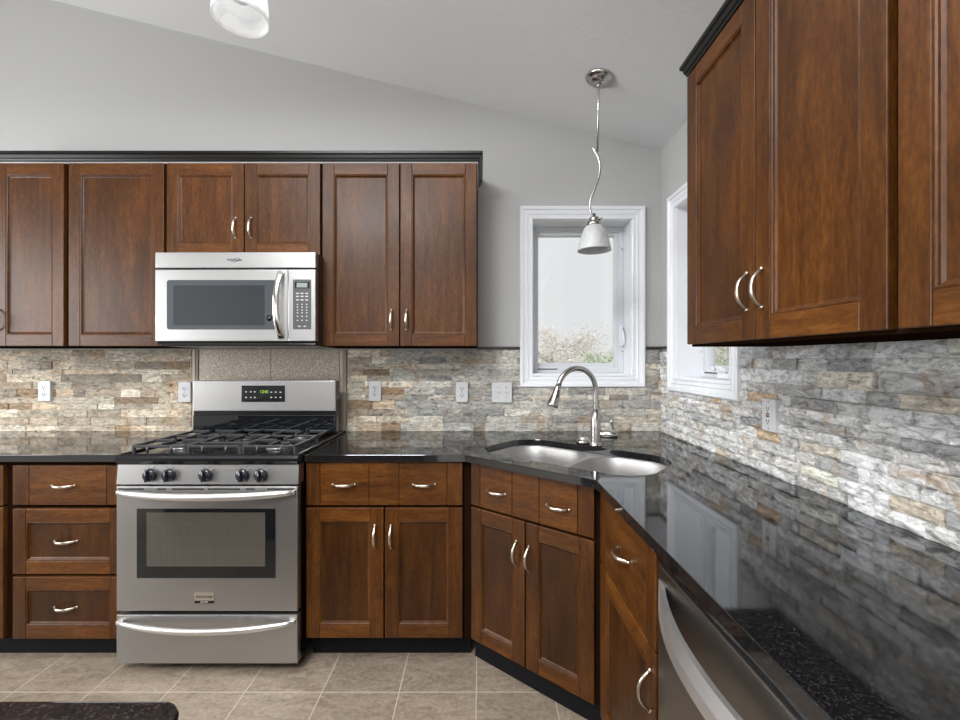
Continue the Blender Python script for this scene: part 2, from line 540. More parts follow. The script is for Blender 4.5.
def window(name, loc, rz, w_, h_, crank):
    o = bpy.data.objects.new(name, None); COL.objects.link(o)
    o.location = loc; o.rotation_euler = (0, 0, rz); tag(o, kind='structure')
    x0, x1 = -w_ / 2, w_ / 2
    m = MB(); casing(m, x0, x1, 0, h_, PROF); m.build('casing', TRIMWHITE, o)
    m = MB(); ring(m, x0, x1, 0, h_, (.008, .008, .008, .008), -.002, .17); m.build('jamb', TRIMWHITE, o)
    m = MB()
    ring(m, x0 + .008, x1 - .008, .008, h_ - .008, (.026, .030, .034, .030), .125, .19, .003)
    m.build('window_frame', VINYL, o)
    m = MB()
    ring(m, x0 + .030, x1 - .034, .038, h_ - .034, (.026, .027, .030, .026), .135, .175, .004)
    s = m.build('sash', VINYL, o)
    MB().box(x0 + .05, x1 - .055, .155, .159, .06, h_ - .055).build('pane', GLASS, s)
    # lock lever on the right stile
    m = MB()
    lx = x1 - .026
    m.box(lx - .011, lx + .011, .113, .126, .17, .29, .004)
    m.tube([(lx, .112, .275), (lx - .004, .098, .27), (lx + .004, .088, .24), (lx + .008, .088, .20), (lx + .006, .092, .175)], [.006, .007, .008, .008, .006], 10)
    m.build('lock_lever', TRIMWHITE, o)
    for (sx, sz) in ((x0 + .018, .14), (x0 + .018, h_ - .14), (x1 - .018, .14), (x1 - .018, h_ - .14)):
        MB().lathe([(.005, 0), (.005, .003), (0, .004)], (sx, .126, sz), 12, M=Matrix.Rotation(R(90), 4, 'X')).build('screw_cap', NICKEL, o)
    m = MB()
    m.box(x0 + .05, x0 + .17, .1235, .126, .028, .034)
    m.build('latch_slot', SLOT, o)
    if crank:
        m = MB()
        m.box(.0, .11, .07, .125, .008, .034, .008)
        m.tube([(.06, .085, .034), (.06, .078, .05), (.03, .072, .062), (-.02, .070, .064)], [.008, .008, .007, .006], 10)
        m.tube([(-.02, .070, .066), (-.02, .070, .042)], .009, 10)
        m.build('crank_handle', TRIMWHITE, o)
    return o
window('window_1', ((WX0 + WX1) / 2, YB, WZ0), 0, WX1 - WX0, WZ1 - WZ0, False)
window('window_2', (XR, (RY0 + RY1) / 2, RB), R(-90), RY1 - RY0, WZ1 - RB, True)

# dark pencil liner capping the stone beside the windows
struct('trim_1', MB().box(-.010, .2285, YB - .022, YB, 1.385, 1.401, .004), PENCILDK)
struct('trim_2', MB().box(.953, XR, YB - .022, YB, 1.385, 1.401, .004), PENCILDK)
struct('trim_3', MB().box(XR - .022, XR, 2.402, YB - .022, 1.385, 1.401, .004), PENCILDK)

# ------------------------------------------------------------------ stone backsplash
def mixc(a, b, t):
    return tuple(a[i] * (1 - t) + b[i] * t for i in range(3))
PAL_WARM = [((0.630, 0.552, 0.429), 5), ((0.731, 0.660, 0.539), 5), ((0.529, 0.444, 0.341), 4), ((0.441, 0.384, 0.308), 3), ((0.340, 0.240, 0.154), 1.8), ((0.479, 0.336, 0.209), 1.5), ((0.277, 0.240, 0.198), .8), ((0.655, 0.528, 0.385), 3)]
PAL_GREY = [((0.512, 0.498, 0.448), 5), ((0.610, 0.582, 0.517), 4), ((0.439, 0.426, 0.391), 4), ((0.342, 0.336, 0.316), 2), ((0.561, 0.504, 0.414), 2.5), ((0.451, 0.360, 0.253), .7), ((0.683, 0.648, 0.575), 2.5), ((0.390, 0.348, 0.287), 1.2)]
PAL_RIGHT = [((0.754, 0.740, 0.714), 6), ((0.872, 0.844, 0.797), 5), ((0.634, 0.629, 0.619), 4), ((0.476, 0.481, 0.487), 1.6), ((0.820, 0.747, 0.632), 2.2), ((0.634, 0.481, 0.329), .7), ((0.880, 0.880, 0.847), 3.0)]
def pick(rng, pal):
    t = rng.random() * sum(p[1] for p in pal)
    for c, wgt in pal:
        t -= wgt
        if t <= 0:
            return c
    return pal[-1][0]
def stone_wall(name, label, a0, a1, z0, z1, rows, frame, palf, holes, seed, rough, prot, cell):
    """frame(a, d, z): d is the distance out of the wall"""
    rng = random.Random(seed)
    V, F, C = [], [], []
    hts = [rng.choice((.8, .95, 1.0, 1.1, 1.3)) for _ in range(rows)]
    ks = (z1 - z0) / sum(hts)
    zn = z0
    for r in range(rows):
        rh = hts[r] * ks
        zb = zn
        zn += rh
        a = a0 - rng.random() * .12
        while a < a1:
            L = rng.choice((.075, .10, .12, .15, .15, .19, .23)) * rng.uniform(.85, 1.15)
            s0, s1 = max(a, a0), min(a + L, a1)
            a += L
            if s1 - s0 < .004:
                continue
            hz = rh
            segs = [(s0, s1, zb, zb + hz)]
            for (h0, h1, g0, g1) in holes:
                out = []
                for (p0, p1, q0, q1) in segs:
                    if p1 <= h0 or p0 >= h1 or q1 <= g0 + .001 or q0 >= g1 - .001:
                        out.append((p0, p1, q0, q1)); continue
                    if p0 < h0: out.append((p0, h0, q0, q1))
                    if p1 > h1: out.append((h1, p1, q0, q1))
                    if q0 < g0: out.append((max(p0, h0), min(p1, h1), q0, g0))
                    if q1 > g1: out.append((max(p0, h0), min(p1, h1), g1, q1))
                segs = out
            dep = prot[0] + (prot[1] - prot[0]) * rng.random()
            tl, tv = rng.uniform(-.003, .003), rng.uniform(-.002, .002)
            base = pick(rng, palf((s0 + s1) / 2, zb))
            k_ = rng.uniform(.76, 1.30)
            base = tuple(min(.90, c * k_) for c in base)
            sd = rng.random() * 50
            for (p0, p1, q0, q1) in segs:
                if p1 - p0 < .003 or q1 - q0 < .003:
                    continue
                g = .0009
                p0 += g; p1 -= g; q0 += g * .7; q1 -= g * .7
                nx = max(2, int((p1 - p0) / cell)); nz = max(2, int((q1 - q0) / (cell * .8)))
                b = len(V)
                for i in range(nx + 1):
                    for j in range(nz + 1):
                        A = p0 + (p1 - p0) * i / nx
                        Z = q0 + (q1 - q0) * j / nz
                        if 0 < i < nx: A += rng.uniform(-.25, .25) * (p1 - p0) / nx
                        if 0 < j < nz: Z += rng.uniform(-.2, .2) * (q1 - q0) / nz
                        nn = noise.noise(Vector((A * 22 + sd, Z * 38, sd))) * 1.0 + noise.noise(Vector((A * 60, Z * 80 + sd, 3.1))) * .6
                        d = dep + tl * (A - p0) / (p1 - p0) + tv * (j / nz) + rough * nn
                        if i in (0, nx) or j in (0, nz): d -= rough * .7
                        V.append(frame(A, max(d, .003), Z))
                n1 = nz + 1
                def fc(q, col):
                    F.append(q); C.append((*col, 1))
                for i in range(nx):
                    for j in range(nz):
                        q = (b + i * n1 + j, b + (i + 1) * n1 + j, b + (i + 1) * n1 + j + 1, b + i * n1 + j + 1)
                        if rng.random() < .5:
                            fc((q[0], q[1], q[2]), base); fc((q[0], q[2], q[3]), base)
                        else:
                            fc((q[0], q[1], q[3]), base); fc((q[1], q[2], q[3]), base)
                # skirts back to the wall
                ringv = [b + i * n1 for i in range(nx + 1)] + [b + nx * n1 + j for j in range(1, n1)] + [b + i * n1 + nz for i in range(nx - 1, -1, -1)] + [b + j for j in range(nz - 1, 0, -1)]
                rb = len(V)
                for q in ringv:
                    i, j = divmod(q - b, n1)
                    V.append(frame(p0 + (p1 - p0) * i / nx, 0.0, q0 + (q1 - q0) * j / nz))
                m_ = len(ringv)
                for q in range(m_):
                    fc((ringv[q], rb + q, rb + (q + 1) % m_, ringv[(q + 1) % m_]), base)
    me = bpy.data.meshes.new(name)
    org = Vector(frame((a0 + a1) / 2, 0, z0))
    me.from_pydata([tuple(Vector(p) - org) for p in V], [], F)
    at_ = me.attributes.new('stone', 'FLOAT_COLOR', 'FACE')
    at_.data.foreach_set('color', [x for c in C for x in c])
    me.materials.append(STONE)
    bm = bmesh.new(); bm.from_mesh(me); bmesh.ops.recalc_face_normals(bm, faces=bm.faces[:]); bm.to_mesh(me); bm.free()
    o = bpy.data.objects.new(name, me)
    o.location = org
    COL.objects.link(o)
    tag(o, label, 'backsplash', 'split stone backsplashes')
    return o
fb = lambda a, d, z: (a, YB - .0016 - d, z)
fr_ = lambda a, d, z: (XR - .0016 - d, a, z)
CT = .9145
stone_wall('stone_backsplash', 'warm beige and brown split stone backsplash left of the range', -2.80, -1.652, CT, 1.384, 12, fb, lambda a, z: PAL_WARM, [], 3, .0022, (.009, .0155), .014)
stone_wall('stone_backsplash', 'grey split stone backsplash between the range and the corner', -.762, XR - .002, CT, 1.384, 12, fb, lambda a, z: (PAL_WARM if a < -.45 else PAL_GREY), [(.2295, .952, 1.1675, 1.5)], 5, .0024, (.009, .016), .014)
stone_wall('stone_backsplash', 'rough grey split stone backsplash on the right wall below the cabinets', .39, YB - .020, CT, 1.371, 12, fr_, lambda a, z: (PAL_RIGHT if z > 1.02 or a > 1.9 else PAL_RIGHT + [((.60, .53, .43), 6)]), [(1.744, 2.401, 1.1575, 1.5)], 8, .0072, (.006, .024), .0105)
# speckled tile behind the range
t = thing('tile_backsplash', 'speckled taupe tile panel behind the range with pale pencil edges', 'backsplash', (-1.2, YB, CT))
m = MB().box(-1.612, -1.2012, YB - .012, YB - .0016, CT, 1.384, .0012).box(-1.1988, -.808, YB - .012, YB - .0016, CT, 1.384, .0012)
m.build('wall_tile', WTILE, t, t.location)
for (a, b) in ((-1.649, -1.614), (-.804, -.766)):
    MB().box(a, b, YB - .018, YB - .0016, CT, 1.384, .005).box(a + .012, b - .012, YB - .022, YB - .016, CT, 1.384, .002).build('pencil_border', PENCIL, t, t.location)

# ------------------------------------------------------------------ cabinets
FW = .057
def arch_pull(parent, c, L, vertical, proj=.028, mat=None):
    """arched bar pull centred at c (front surface), facing local -Y"""
    m = MB()
    pts, rr = [], []
    n = 14
    for i in range(n + 1):
        t_ = i / n * 2 - 1
        s = t_ * L / 2
        d = proj * (1 - abs(t_) ** 2.6)
        pts.append((c[0] + (0 if vertical else s), c[1] - d - .002, c[2] + (s if vertical else 0)))
        rr.append(.0056 * (0.75 + .3 * (1 - t_ * t_)))
    m.tube(pts, rr, 10, flat=(1.1, .75), up=(0, -1, 0))
    for e in (-1, 1):
        s = e * L / 2
        p = (c[0] + (0 if vertical else s), c[1], c[2] + (s if vertical else 0))
        m.lathe([(0, -.0005), (.0058, -.0005), (.0054, .004), (.004, .007), (0, .007)], p, 12, M=Matrix.Rotation(R(90), 4, 'X'))
    return m.build('handle', mat or PULL, parent)
def shaker(name, root, x0, x1, z0, z1, handles=(), fw=FW, th=.020):
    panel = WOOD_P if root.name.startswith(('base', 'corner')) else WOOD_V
    """framed door / drawer front with a recessed panel ; face at local y=-th"""
    m = MB()
    b = .0022
    m.box(x0, x0 + fw, -th, 0, z0, z1, b, 0)
    m.box(x1 - fw, x1, -th, 0, z0, z1, b, 0)
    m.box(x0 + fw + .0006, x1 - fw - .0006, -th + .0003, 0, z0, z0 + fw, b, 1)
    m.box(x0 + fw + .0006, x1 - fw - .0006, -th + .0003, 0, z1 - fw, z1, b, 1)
    ix0, ix1, iz0, iz1 = x0 + fw, x1 - fw, z0 + fw, z1 - fw
    # stepped inner moulding
    prof = [(0, th - .0018), (.004, th - .0010), (.007, th - .0030), (.008, th - .0065), (.014, th - .0095)]
    n = len(prof)
    vs, fs = [], []
    for (sx, sz) in ((0, 0), (1, 0), (1, 1), (0, 1)):
        for (i_, d) in prof:
            vs.append(((ix1 - i_) if sx else (ix0 + i_), -d, (iz1 - i_) if sz else (iz0 + i_)))
    for c_ in range(4):
        e = (c_ + 1) % 4
        for i in range(n - 1):
            fs.append((c_ * n + i, c_ * n + i + 1, e * n + i + 1, e * n + i))
    m.add(vs, fs, False, 0)
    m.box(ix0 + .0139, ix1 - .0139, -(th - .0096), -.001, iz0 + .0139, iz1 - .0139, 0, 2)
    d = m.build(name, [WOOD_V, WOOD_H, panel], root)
    for (hx, hz, vert) in handles:
        arch_pull(d, (hx, -th + .0095 if False else -th, hz), .098, vert)
    return d
def slab(name, root, x0, x1, z0, z1, cuts, handles=(), th=.020):
    """flat drawer front made of grooved boards"""
    m = MB()
    xs = [x0] + list(cuts) + [x1]
    for i in range(len(xs) - 1):
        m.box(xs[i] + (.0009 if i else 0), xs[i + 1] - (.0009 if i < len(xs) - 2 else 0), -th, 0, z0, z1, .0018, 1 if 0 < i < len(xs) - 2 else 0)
    d = m.build(name, [WOOD_V, WOOD_H], root)
    for (hx, hz, vert) in handles:
        arch_pull(d, (hx, -th, hz), .095, vert)
    return d
def carcass(root, x0, x1, z0, z1, dep, name='body', open_bottom=False):
    m = MB().box(x0, x1, 0, .018, z0, z1, 0, 1)
    m.box(x0, x1, .018, dep, z0 + .005, z1, 0, 0)
    m.box(x0, x1, .018, dep, z0, z0 + .005, 0, 1)
    return m.build(name, [WOOD_V, WOOD_DARK], root)
def rail(root, x0, x1, dep, z):
    MB().box(x0, x1, .004, .022, z - .008, z + .004).build('light_rail', WOOD_DARK, root)

# --- back-wall upper cabinets (door faces at y = 2.195)
UY, UZ0, UZ1 = 2.215, 1.394, 2.309
def upper(label, x0, x1, z0, doors, loc=None, rz=0, dep=None):
    t_ = thing('wall_cabinet', label, 'cabinet', loc or (0, UY, 0), rz, 'wall cabinets')
    carcass(t_, x0, x1, z0 - .004, UZ1 + .006, dep or (YB - UY - .001))
    for d in doors:
        shaker('door', t_, *d)
    return t_
def upper_at(label, x0, x1, z0, doors):
    xc = (x0 + x1) / 2
    dd = [(a - xc, b - xc, c_ - z0, e - z0, [(hx - xc, hz - z0, v_) for (hx, hz, v_) in hs_]) for (a, b, c_, e, hs_) in doors]
    t_ = thing('wall_cabinet', label, 'cabinet', (xc, UY, z0), 0, 'wall cabinets')
    carcass(t_, x0 - xc, x1 - xc, -.004, UZ1 + .006 - z0, YB - UY - .001)
    for d in dd:
        shaker('door', t_, *d)
    return t_
HU = 1.525
upper_at('brown wall cabinet farthest left, cut by the photo edge', -2.79, -2.0755, UZ0, [(-2.784, -2.434, UZ0, UZ1, [(-2.462, HU, True)]), (-2.428, -2.082, UZ0, UZ1, [(-2.400, HU, True)])])
upper_at('single-door brown wall cabinet left of the microwave', -2.0745, -1.5745, UZ0, [(-2.058, -1.582, UZ0, UZ1, [(-1.595, HU, True)])])
upper_at('short two-door brown cabinet directly above the microwave', -1.5735, -.7930, 1.846, [(-1.567, -1.182, 1.848, UZ1, [(-1.224 + .004, 1.984, True)]), (-1.176, -.800, 1.848, UZ1, [(-1.143, 1.984, True)])])
upper_at('tall two-door brown wall cabinet right of the microwave', -.7920, -.012, UZ0, [(-.788, -.404, UZ0, UZ1, [(-.442, HU, True)]), (-.398, -.016, UZ0, UZ1, [(-.366, HU, True)])])
# --- right-wall upper cabinets (door faces at x = .72)
UX = .740
RZ0, RZ1 = 1.378, 2.305
def upper_right(label, y0, y1, doors):
    yc = (y0 + y1) / 2
    t_ = thing('wall_cabinet', label, 'cabinet', (UX, yc, RZ0), R(-90), 'wall cabinets')
    carcass(t_, yc - y0, yc - y1, -.008, RZ1 - RZ0 + .006, XR - UX - .001)
    for (a, b, hs_) in doors:
        shaker('door', t_, yc - a, yc - b, 0, RZ1 - RZ0, [(yc - hy, hz - RZ0, True) for (hy, hz) in hs_])
    return t_
upper_right('two-door brown wall cabinet on the right wall beside the side window', 1.531, .768, [(1.527, 1.151, [(1.180, 1.508)]), (1.147, .776, [(1.118, 1.508)])])
upper_right('nearest brown wall cabinet at the right edge, partly cut off', .767, .36, [(.757, .364, [(.392, 1.508)])])

# --- crown mouldings
CP = [(0, 0), (.008, .002), (.010, .010), (.014, .014), (.017, .028), (.024, .033), (.025, .044), (0, .044)]
def crown(name, label, path, z):
    """sweep profile along a plan polyline; outward = right-hand side offset (per-vertex mitre)"""
    m = MB()
    n = len(path)
    P2 = [Vector(p) for p in path]
    offs = []
    for i in range(n):
        ns = []
        if i > 0:
            d_ = (P2[i] - P2[i - 1]).normalized(); ns.append(Vector((d_.y, -d_.x)))
        if i < n - 1:
            d_ = (P2[i + 1] - P2[i]).normalized(); ns.append(Vector((d_.y, -d_.x)))
        if len(ns) == 2:
            s = ns[0] + ns[1]; offs.append(s / (s.dot(ns[0])))
        else:
            offs.append(ns[0])
    k_ = len(CP)
    vs = [(P2[i].x + offs[i].x * a, P2[i].y + offs[i].y * a, z + b) for i in range(n) for (a, b) in CP]
    fs = [(i * k_ + j, i * k_ + (j + 1) % k_, (i + 1) * k_ + (j + 1) % k_, (i + 1) * k_ + j) for i in range(n - 1) for j in range(k_)]
    fs += [tuple(range(k_)), tuple(range((n - 1) * k_, n * k_))]
    m.add(vs, fs)
    o = m.build(name, CROWN)
    return tag(o, label, 'crown molding', 'crown moldings')
crown('crown_molding', 'black crown molding along the tops of the back wall cabinets', [(-2.79, UY - .016), (-.010, UY - .016), (-.010, YB - .002)], UZ1 + .008)
crown('crown_molding', 'black crown molding on top of the right wall cabinets', [(XR - .002, 1.527), (UX - .011, 1.527), (UX - .011, .36)], RZ1 + .006)

# --- base cabinets (door faces at y = 1.91)
BY = 1.93
BD = YB - BY - .002
BT = .8835
def base_body(t_, x0, x1, dep, toe=True):
    carcass(t_, x0, x1, .102, BT, dep)
    if toe:
        MB().box(x0, x1, .055, dep, 0.0, .1015).build('toe_kick', TOE, t_)
# far left
t = thing('base_cabinet', 'base cabinet at the far left edge, left of the drawer stack', 'cabinet', (-2.435, BY, 0), 0, 'base cabinets')
base_body(t, -.365, .380, BD)
slab('drawer', t, -.361, .360, .690, .864, (-.290, .290), [(0, .777, False)])
shaker('door', t, -.361, -.003, .112, .682, [(-.035, .62, True)])
shaker('door', t, .003, .360, .112, .682, [(.035, .62, True)])
# three drawers
t = thing('base_cabinet', 'three-drawer base cabinet left of the range', 'cabinet', (-1.79, BY, 0), 0, 'base cabinets')
base_body(t, -.264, .258, BD)
slab('drawer', t, -.244, .238, .693, .864, (-.172, .165), [(-.02, .778, False)])
shaker('drawer', t, -.244, .238, .392, .676, [])
shaker('drawer', t, -.244, .238, .110, .380, [])
for ch in t.children:
    if ch.name.startswith('drawer') and not ch.children:
        zs = [vv.co.z for vv in ch.data.vertices]
        arch_pull(ch, (-.018, -.0105, (min(zs) + max(zs)) / 2), .095, False)
# right of the range
t = thing('base_cabinet', 'two-door base cabinet between the range and the corner sink', 'cabinet', (-.4125, BY, 0), 0, 'base cabinets')
base_body(t, -.3435, .372, BD)
f = lambda px: (px - 480) / 439 * 1.91 + .4125
slab('drawer', t, f(306), f(462.5), .692, .879, (f(320), f(369), f(399), f(447)), [(f(344), .783, False), (f(424), .783, False)])
shaker('door', t, f(306), f(384) - .002, .114, .680, [(f(375), .556, True)])
shaker('door', t, f(384) + .004, f(462.5), .114, .680, [(f(391), .556, True)])
# diagonal sink base
A0 = Vector((-.065, 1.895)); A1 = Vector((.396, 1.508))
U = (A1 - A0).normalized(); NN = Vector((-U.y, U.x))
ang = math.atan2(U.y, U.x)
s0 = A0 + NN * .052
t = thing('corner_sink_cabinet', 'diagonal corner base cabinet under the sink with two doors', 'cabinet', (s0.x, s0.y, 0), ang, 'base cabinets')
m = MB().box(.012, .602, 0, .018, .102, BT, 0, 1)
m.prism([(.012, .018), (.602, .018), (.602, .06), (.012, .06)], 'z', .102, .66)
m.prism([(.05, .06), (.56, .06), (.56, .58), (.05, .58)], 'z', .102, .64)
m.build('body', [WOOD_V, WOOD_DARK], t)
MB().prism([(-.012, .030), (.612, .030), (.612, .30), (.012, .30)], 'z', 0, .1015).build('toe_kick', TOE, t)
# board edges from the picture, along the diagonal
def along(px):
    r_ = (px - 480) / 439
    q = s0 - NN * .02
    return (r_ * q.y - q.x) / (U.x - r_ * U.y)
slab('false_drawer_front', t, along(471), along(594), .694, .880, (along(480), along(512), along(539), along(577.5)), [(along(496.5), .775, False), (along(558), .775, False)])
shaker('door', t, along(471), along(525) - .002, .108, .684, [(along(516.5), .550, True)])
shaker('door', t, along(525) + .004, along(594), .108, .684, [(along(529), .545, True)])
# right run, drawer and door
IX = .430
t = thing('base_cabinet', 'narrow base cabinet between the sink cabinet and the dishwasher', 'cabinet', (IX, 1.265, 0), R(-90), 'base cabinets')
base_body(t, -.235, .243, XR - IX - .002)
slab('drawer', t, -.232, .240, .640, .872, (-.165, .180), [(.012, .768, False)])
shaker('door', t, -.232, .240, .108, .632, [(.213, .532, True)])
# end panel beyond the dishwasher
tag(MB().box(IX, XR - .002, .392, .410, 0, BT, .001).build('end_panel', WOOD_V), 'brown end panel closing the run past the dishwasher', 'panel')

# ------------------------------------------------------------------ countertops
def rrect(x0, x1, y0, y1, r, n=8):
    out = []
    for (cx, cy, a0) in ((x1 - r, y1 - r, 0), (x0 + r, y1 - r, 90), (x0 + r, y0 + r, 180), (x1 - r, y0 + r, 270)):
        for i in range(n + 1):
            a = R(a0 + 90 * i / n)
            out.append((cx + r * math.cos(a), cy + r * math.sin(a)))
    return out
def plate(name, loops, z0, z1, mat, bev=.004, parent=None, off=(0, 0, 0)):
    bm = bmesh.new()
    es = []
    for lp in loops:
        vv = [bm.verts.new((q[0] - off[0], q[1] - off[1], z0 - off[2])) for q in lp]
        es += [bm.edges.new((vv[i_], vv[(i_ + 1) % len(vv)])) for i_ in range(len(vv))]
    bmesh.ops.triangle_fill(bm, edges=es, use_beauty=True, use_dissolve=False)
    bot = bm.faces[:]
    ex = bmesh.ops.extrude_face_region(bm, geom=bot, use_keep_orig=True)
    top = [g for g in ex['geom'] if isinstance(g, bmesh.types.BMVert)]
    bmesh.ops.translate(bm, verts=top, vec=(0, 0, z1 - z0))
    bmesh.ops.recalc_face_normals(bm, faces=bm.faces[:])
    if bev > 0:
        rim = [e for e in bm.edges if len(e.link_faces) == 2 and e.calc_face_angle(0) > 1.2 and abs(e.verts[0].co.z - e.verts[1].co.z) < 1e-6]
        bmesh.ops.bevel(bm, geom=rim, offset=bev, segments=2, profile=0.5, affect='EDGES')
    me = bpy.data.meshes.new(name)
    bm.to_mesh(me); bm.free()
    me.materials.clear(); me.materials.append(mat)
    for p in me.polygons: p.use_smooth = False
    o = bpy.data.objects.new(name, me)
    COL.objects.link(o)
    if parent is not None: o.parent = parent
    o.location = off if parent is None else (0, 0, 0)
    return o
CZ0, CZ1 = .884, .914
o = plate('countertop', [[(-2.80, 1.895), (-1.531, 1.895), (-1.531, YB - .001), (-2.80, YB - .001)]], CZ0, CZ1, GRANITE, .0013, None, (-2.16, 2.21, CZ0))
tag(o, 'polished black granite countertop left of the range', 'countertop', 'granite countertops')
# sink frame of reference
SC = Vector((.400, 1.920))
def sk(u, n):
    p = SC + U * u + NN * n
    return (p.x, p.y)
def sink_loop(u0, u1, n0, n1, r, bow=0.0, k=10):
    pts = rrect(u0, u1, n0, n1, r, k)
    out = []
    for (a, b) in pts:
        if b > (n0 + n1) / 2:
            b += bow * (1 - ((a - (u0 + u1) / 2) / ((u1 - u0) / 2)) ** 2)
        out.append((a, b))
    return out
hole = [sk(*p) for p in sink_loop(-.385, .394, -.218, .200, .140, .012)]
o = plate('countertop', [[(-.757, 1.895), (-.065, 1.895), (.396, 1.5), (.402, .385), (XR - .001, .385), (XR - .001, YB - .001), (-.757, YB - .001)], hole], CZ0, CZ1, GRANITE, .0013, None, (.3, 1.9, CZ0))
tag(o, 'long black granite countertop holding the sink and running along the right wall', 'countertop', 'granite countertops')

# ------------------------------------------------------------------ sink
t = thing('kitchen_sink', 'double-bowl stainless sink set below the granite in the corner', 'sink', (SC.x, SC.y, CZ0), ang)
zt_ = -.0005
def bowl(u0, u1, n0, n1, r, dep, name):
    m = MB()
    k_ = None
    prev = None
    steps = [(0, 0, 0), (.002, -.004, 0), (.006, -.06, 0), (.012, -dep + .035, 0), (.020, -dep + .012, 0), (.036, -dep + .002, 0), (.07, -dep, 0)]
    loops = []
    for (ins, dz, _) in steps:
        rr = max(r - ins * .3, .03)
        lp = rrect(u0 + ins, u1 - ins, n0 + ins, n1 - ins, rr, 8)
        loops.append([(a, b, zt_ - .006 + dz) for (a, b) in lp])
    k_ = len(loops[0])
    vs = [p for lp in loops for p in lp]
    fs = [(i * k_ + j, i * k_ + (j + 1) % k_, (i + 1) * k_ + (j + 1) % k_, (i + 1) * k_ + j) for i in range(len(loops) - 1) for j in range(k_)]
    m.add(vs, fs, True)
    m.add(loops[-1], [tuple(range(k_))], True)
    o_ = m.build(name, STEEL_SINK, t)
    c_ = ((u0 + u1) / 2, (n0 + n1) / 2, zt_ - .006 - dep)
    MB().lathe([(.043, .0), (.043, .003), (.034, .004), (.028, -.001), (0, -.001)], c_, 24).build('drain', CHROME, o_)
    return loops[0]
UD0, UD1 = .014, .040
lpA = bowl(-.384, UD0, -.217, .204, .125, .20, 'bowl')
lpB = bowl(UD1, .393, -.217, .204, .125, .20, 'bowl')
# flange round both bowls, hidden up under the stone except at the divider
outer = rrect(-.420, .430, -.233, .245, .135, 8)
fl = plate('rim', [outer, [(a, b) for (a, b, _) in lpA], [(a, b) for (a, b, _) in lpB]], zt_ - .0075, zt_ - .0005, STEEL_SINK, .0005, t, (0, 0, 0))

# faucet
fb_ = Vector((*sk(.000, .240), CZ1))
t = thing('faucet', 'tall gooseneck pull-down nickel faucet behind the sink', 'faucet', fb_)
MB().lathe([(0, 0), (.030, 0), (.030, .006), (.0272, .010), (.0265, .02), (.0250, .09), (.0215, .155), (.0185, .160), (.0, .160)]).build('body', NICKEL, t)
sd = Vector((-.93, -.36, 0)).normalized()
pts = []
Rr = .1045
for i in range(6):
    pts.append(Vector((0, 0, .155 + i * .0215)))
zc_ = .155 + .1075
for i in range(1, 19):
    a = R(180 - i * 10 * .915)
    pts.append(sd * (Rr + Rr * math.cos(a)) + Vector((0, 0, zc_ + Rr * 1.04 * math.sin(a))))
tl = (pts[-1] - pts[-2]).normalized()
m = MB().tube(pts, .0125, 16)
m.build('spout', NICKEL, t)
e0 = pts[-1]
m = MB().tube([e0 - tl * .004, e0 + tl * .012, e0 + tl * .03, e0 + tl * .092, e0 + tl * .102], [.0135, .0150, .0170, .0255, .0245], 18)
sh = m.build('spray_head', NICKEL, t)
sidev = tl.cross(sd).normalized()
btn = MB()
front = Vector((.3, -.95, 0)).normalized()
fdir = (front - tl * front.dot(tl)).normalized()
btn.tube([e0 + tl * .022 + fdir * .0145, e0 + tl * .055 + fdir * .0195], [.0055, .0065], 10)
btn.build('spray_button', BLKBTN, sh)
m = MB()
hx = Vector((.98, -.2, 0)).normalized()
m.tube([hx * .012 + Vector((0, 0, .056)), hx * .040 + Vector((0, 0, .056)), hx * .042 + Vector((0, 0, .056)), hx * .095 + Vector((0, 0, .054)), hx * .100 + Vector((0, 0, .054))], [.0185, .0185, .0205, .0205, .017], 18)
lv = m.build('handle', NICKEL, t)
MB().tube([hx * .080 + Vector((0, 0, .068)), hx * .078 + Vector((0, -.002, .09)), hx * .074 + Vector((0, -.004, .110)), hx * .072 + Vector((0, -.004, .122)), hx * .072 + Vector((0, -.004, .126))], [.006, .0055, .0065, .0085, .005], 12).build('lever', NICKEL, lv)
# cap beside the faucet
cp = Vector((*sk(-.070, .252), CZ1))
t = thing('sink_hole_cap', 'low round nickel cap on the granite left of the faucet', 'sink cap', cp)
MB().lathe([(0, 0), (.033, 0), (.0355, .008), (.033, .018), (.024, .023), (0, .024)]).build('base_ring', NICKEL, t)
MB().lathe([(.0215, .0225), (.0215, .027), (.019, .031), (0, .033)]).build('push_button', CHROME, t)

# ------------------------------------------------------------------ range
RX0, RX1 = -1.524, -.763
RC = (RX0 + RX1) / 2
t = thing('gas_range', 'stainless gas range with black cooktop standing between base cabinets', 'range', (RC, 2.17, 0))
O = t.location.copy()
def px2(px, d): return (px - 480) / 439 * d
def pz(py, d): return H - (py - 360) / 439 * d
FD = 1.838
m = MB().box(RX0 + .004, RX1 - .004, 1.872, 2.48, .045, .885, .002)
m.build('body', BLACK, t, O)
m = MB()
for x in (RX0 + .05, RX1 - .05):
    for y in (1.93, 2.44):
        m = MB().lathe([(0, 0), (.02, 0), (.02, .006), (.012, .01), (.012, .046)], (x, y, 0), 14)
        m.build('leg', BLACK, t, O)
# cooktop pan
m = MB()
m.prism([(1.842, .888), (1.834, .900), (1.834, .912), (1.842, .922), (1.862, .926), (1.880, .920), (2.40, .920), (2.42, .925), (2.49, .925), (2.49, .885), (1.842, .885)], 'x', RX0, RX1)
m.box(RX0, RX0 + .018, 1.86, 2.42, .915, .929, .004).box(RX1 - .018, RX1, 1.86, 2.42, .915, .929, .004)
m.build('cooktop', BLACK, t, O)
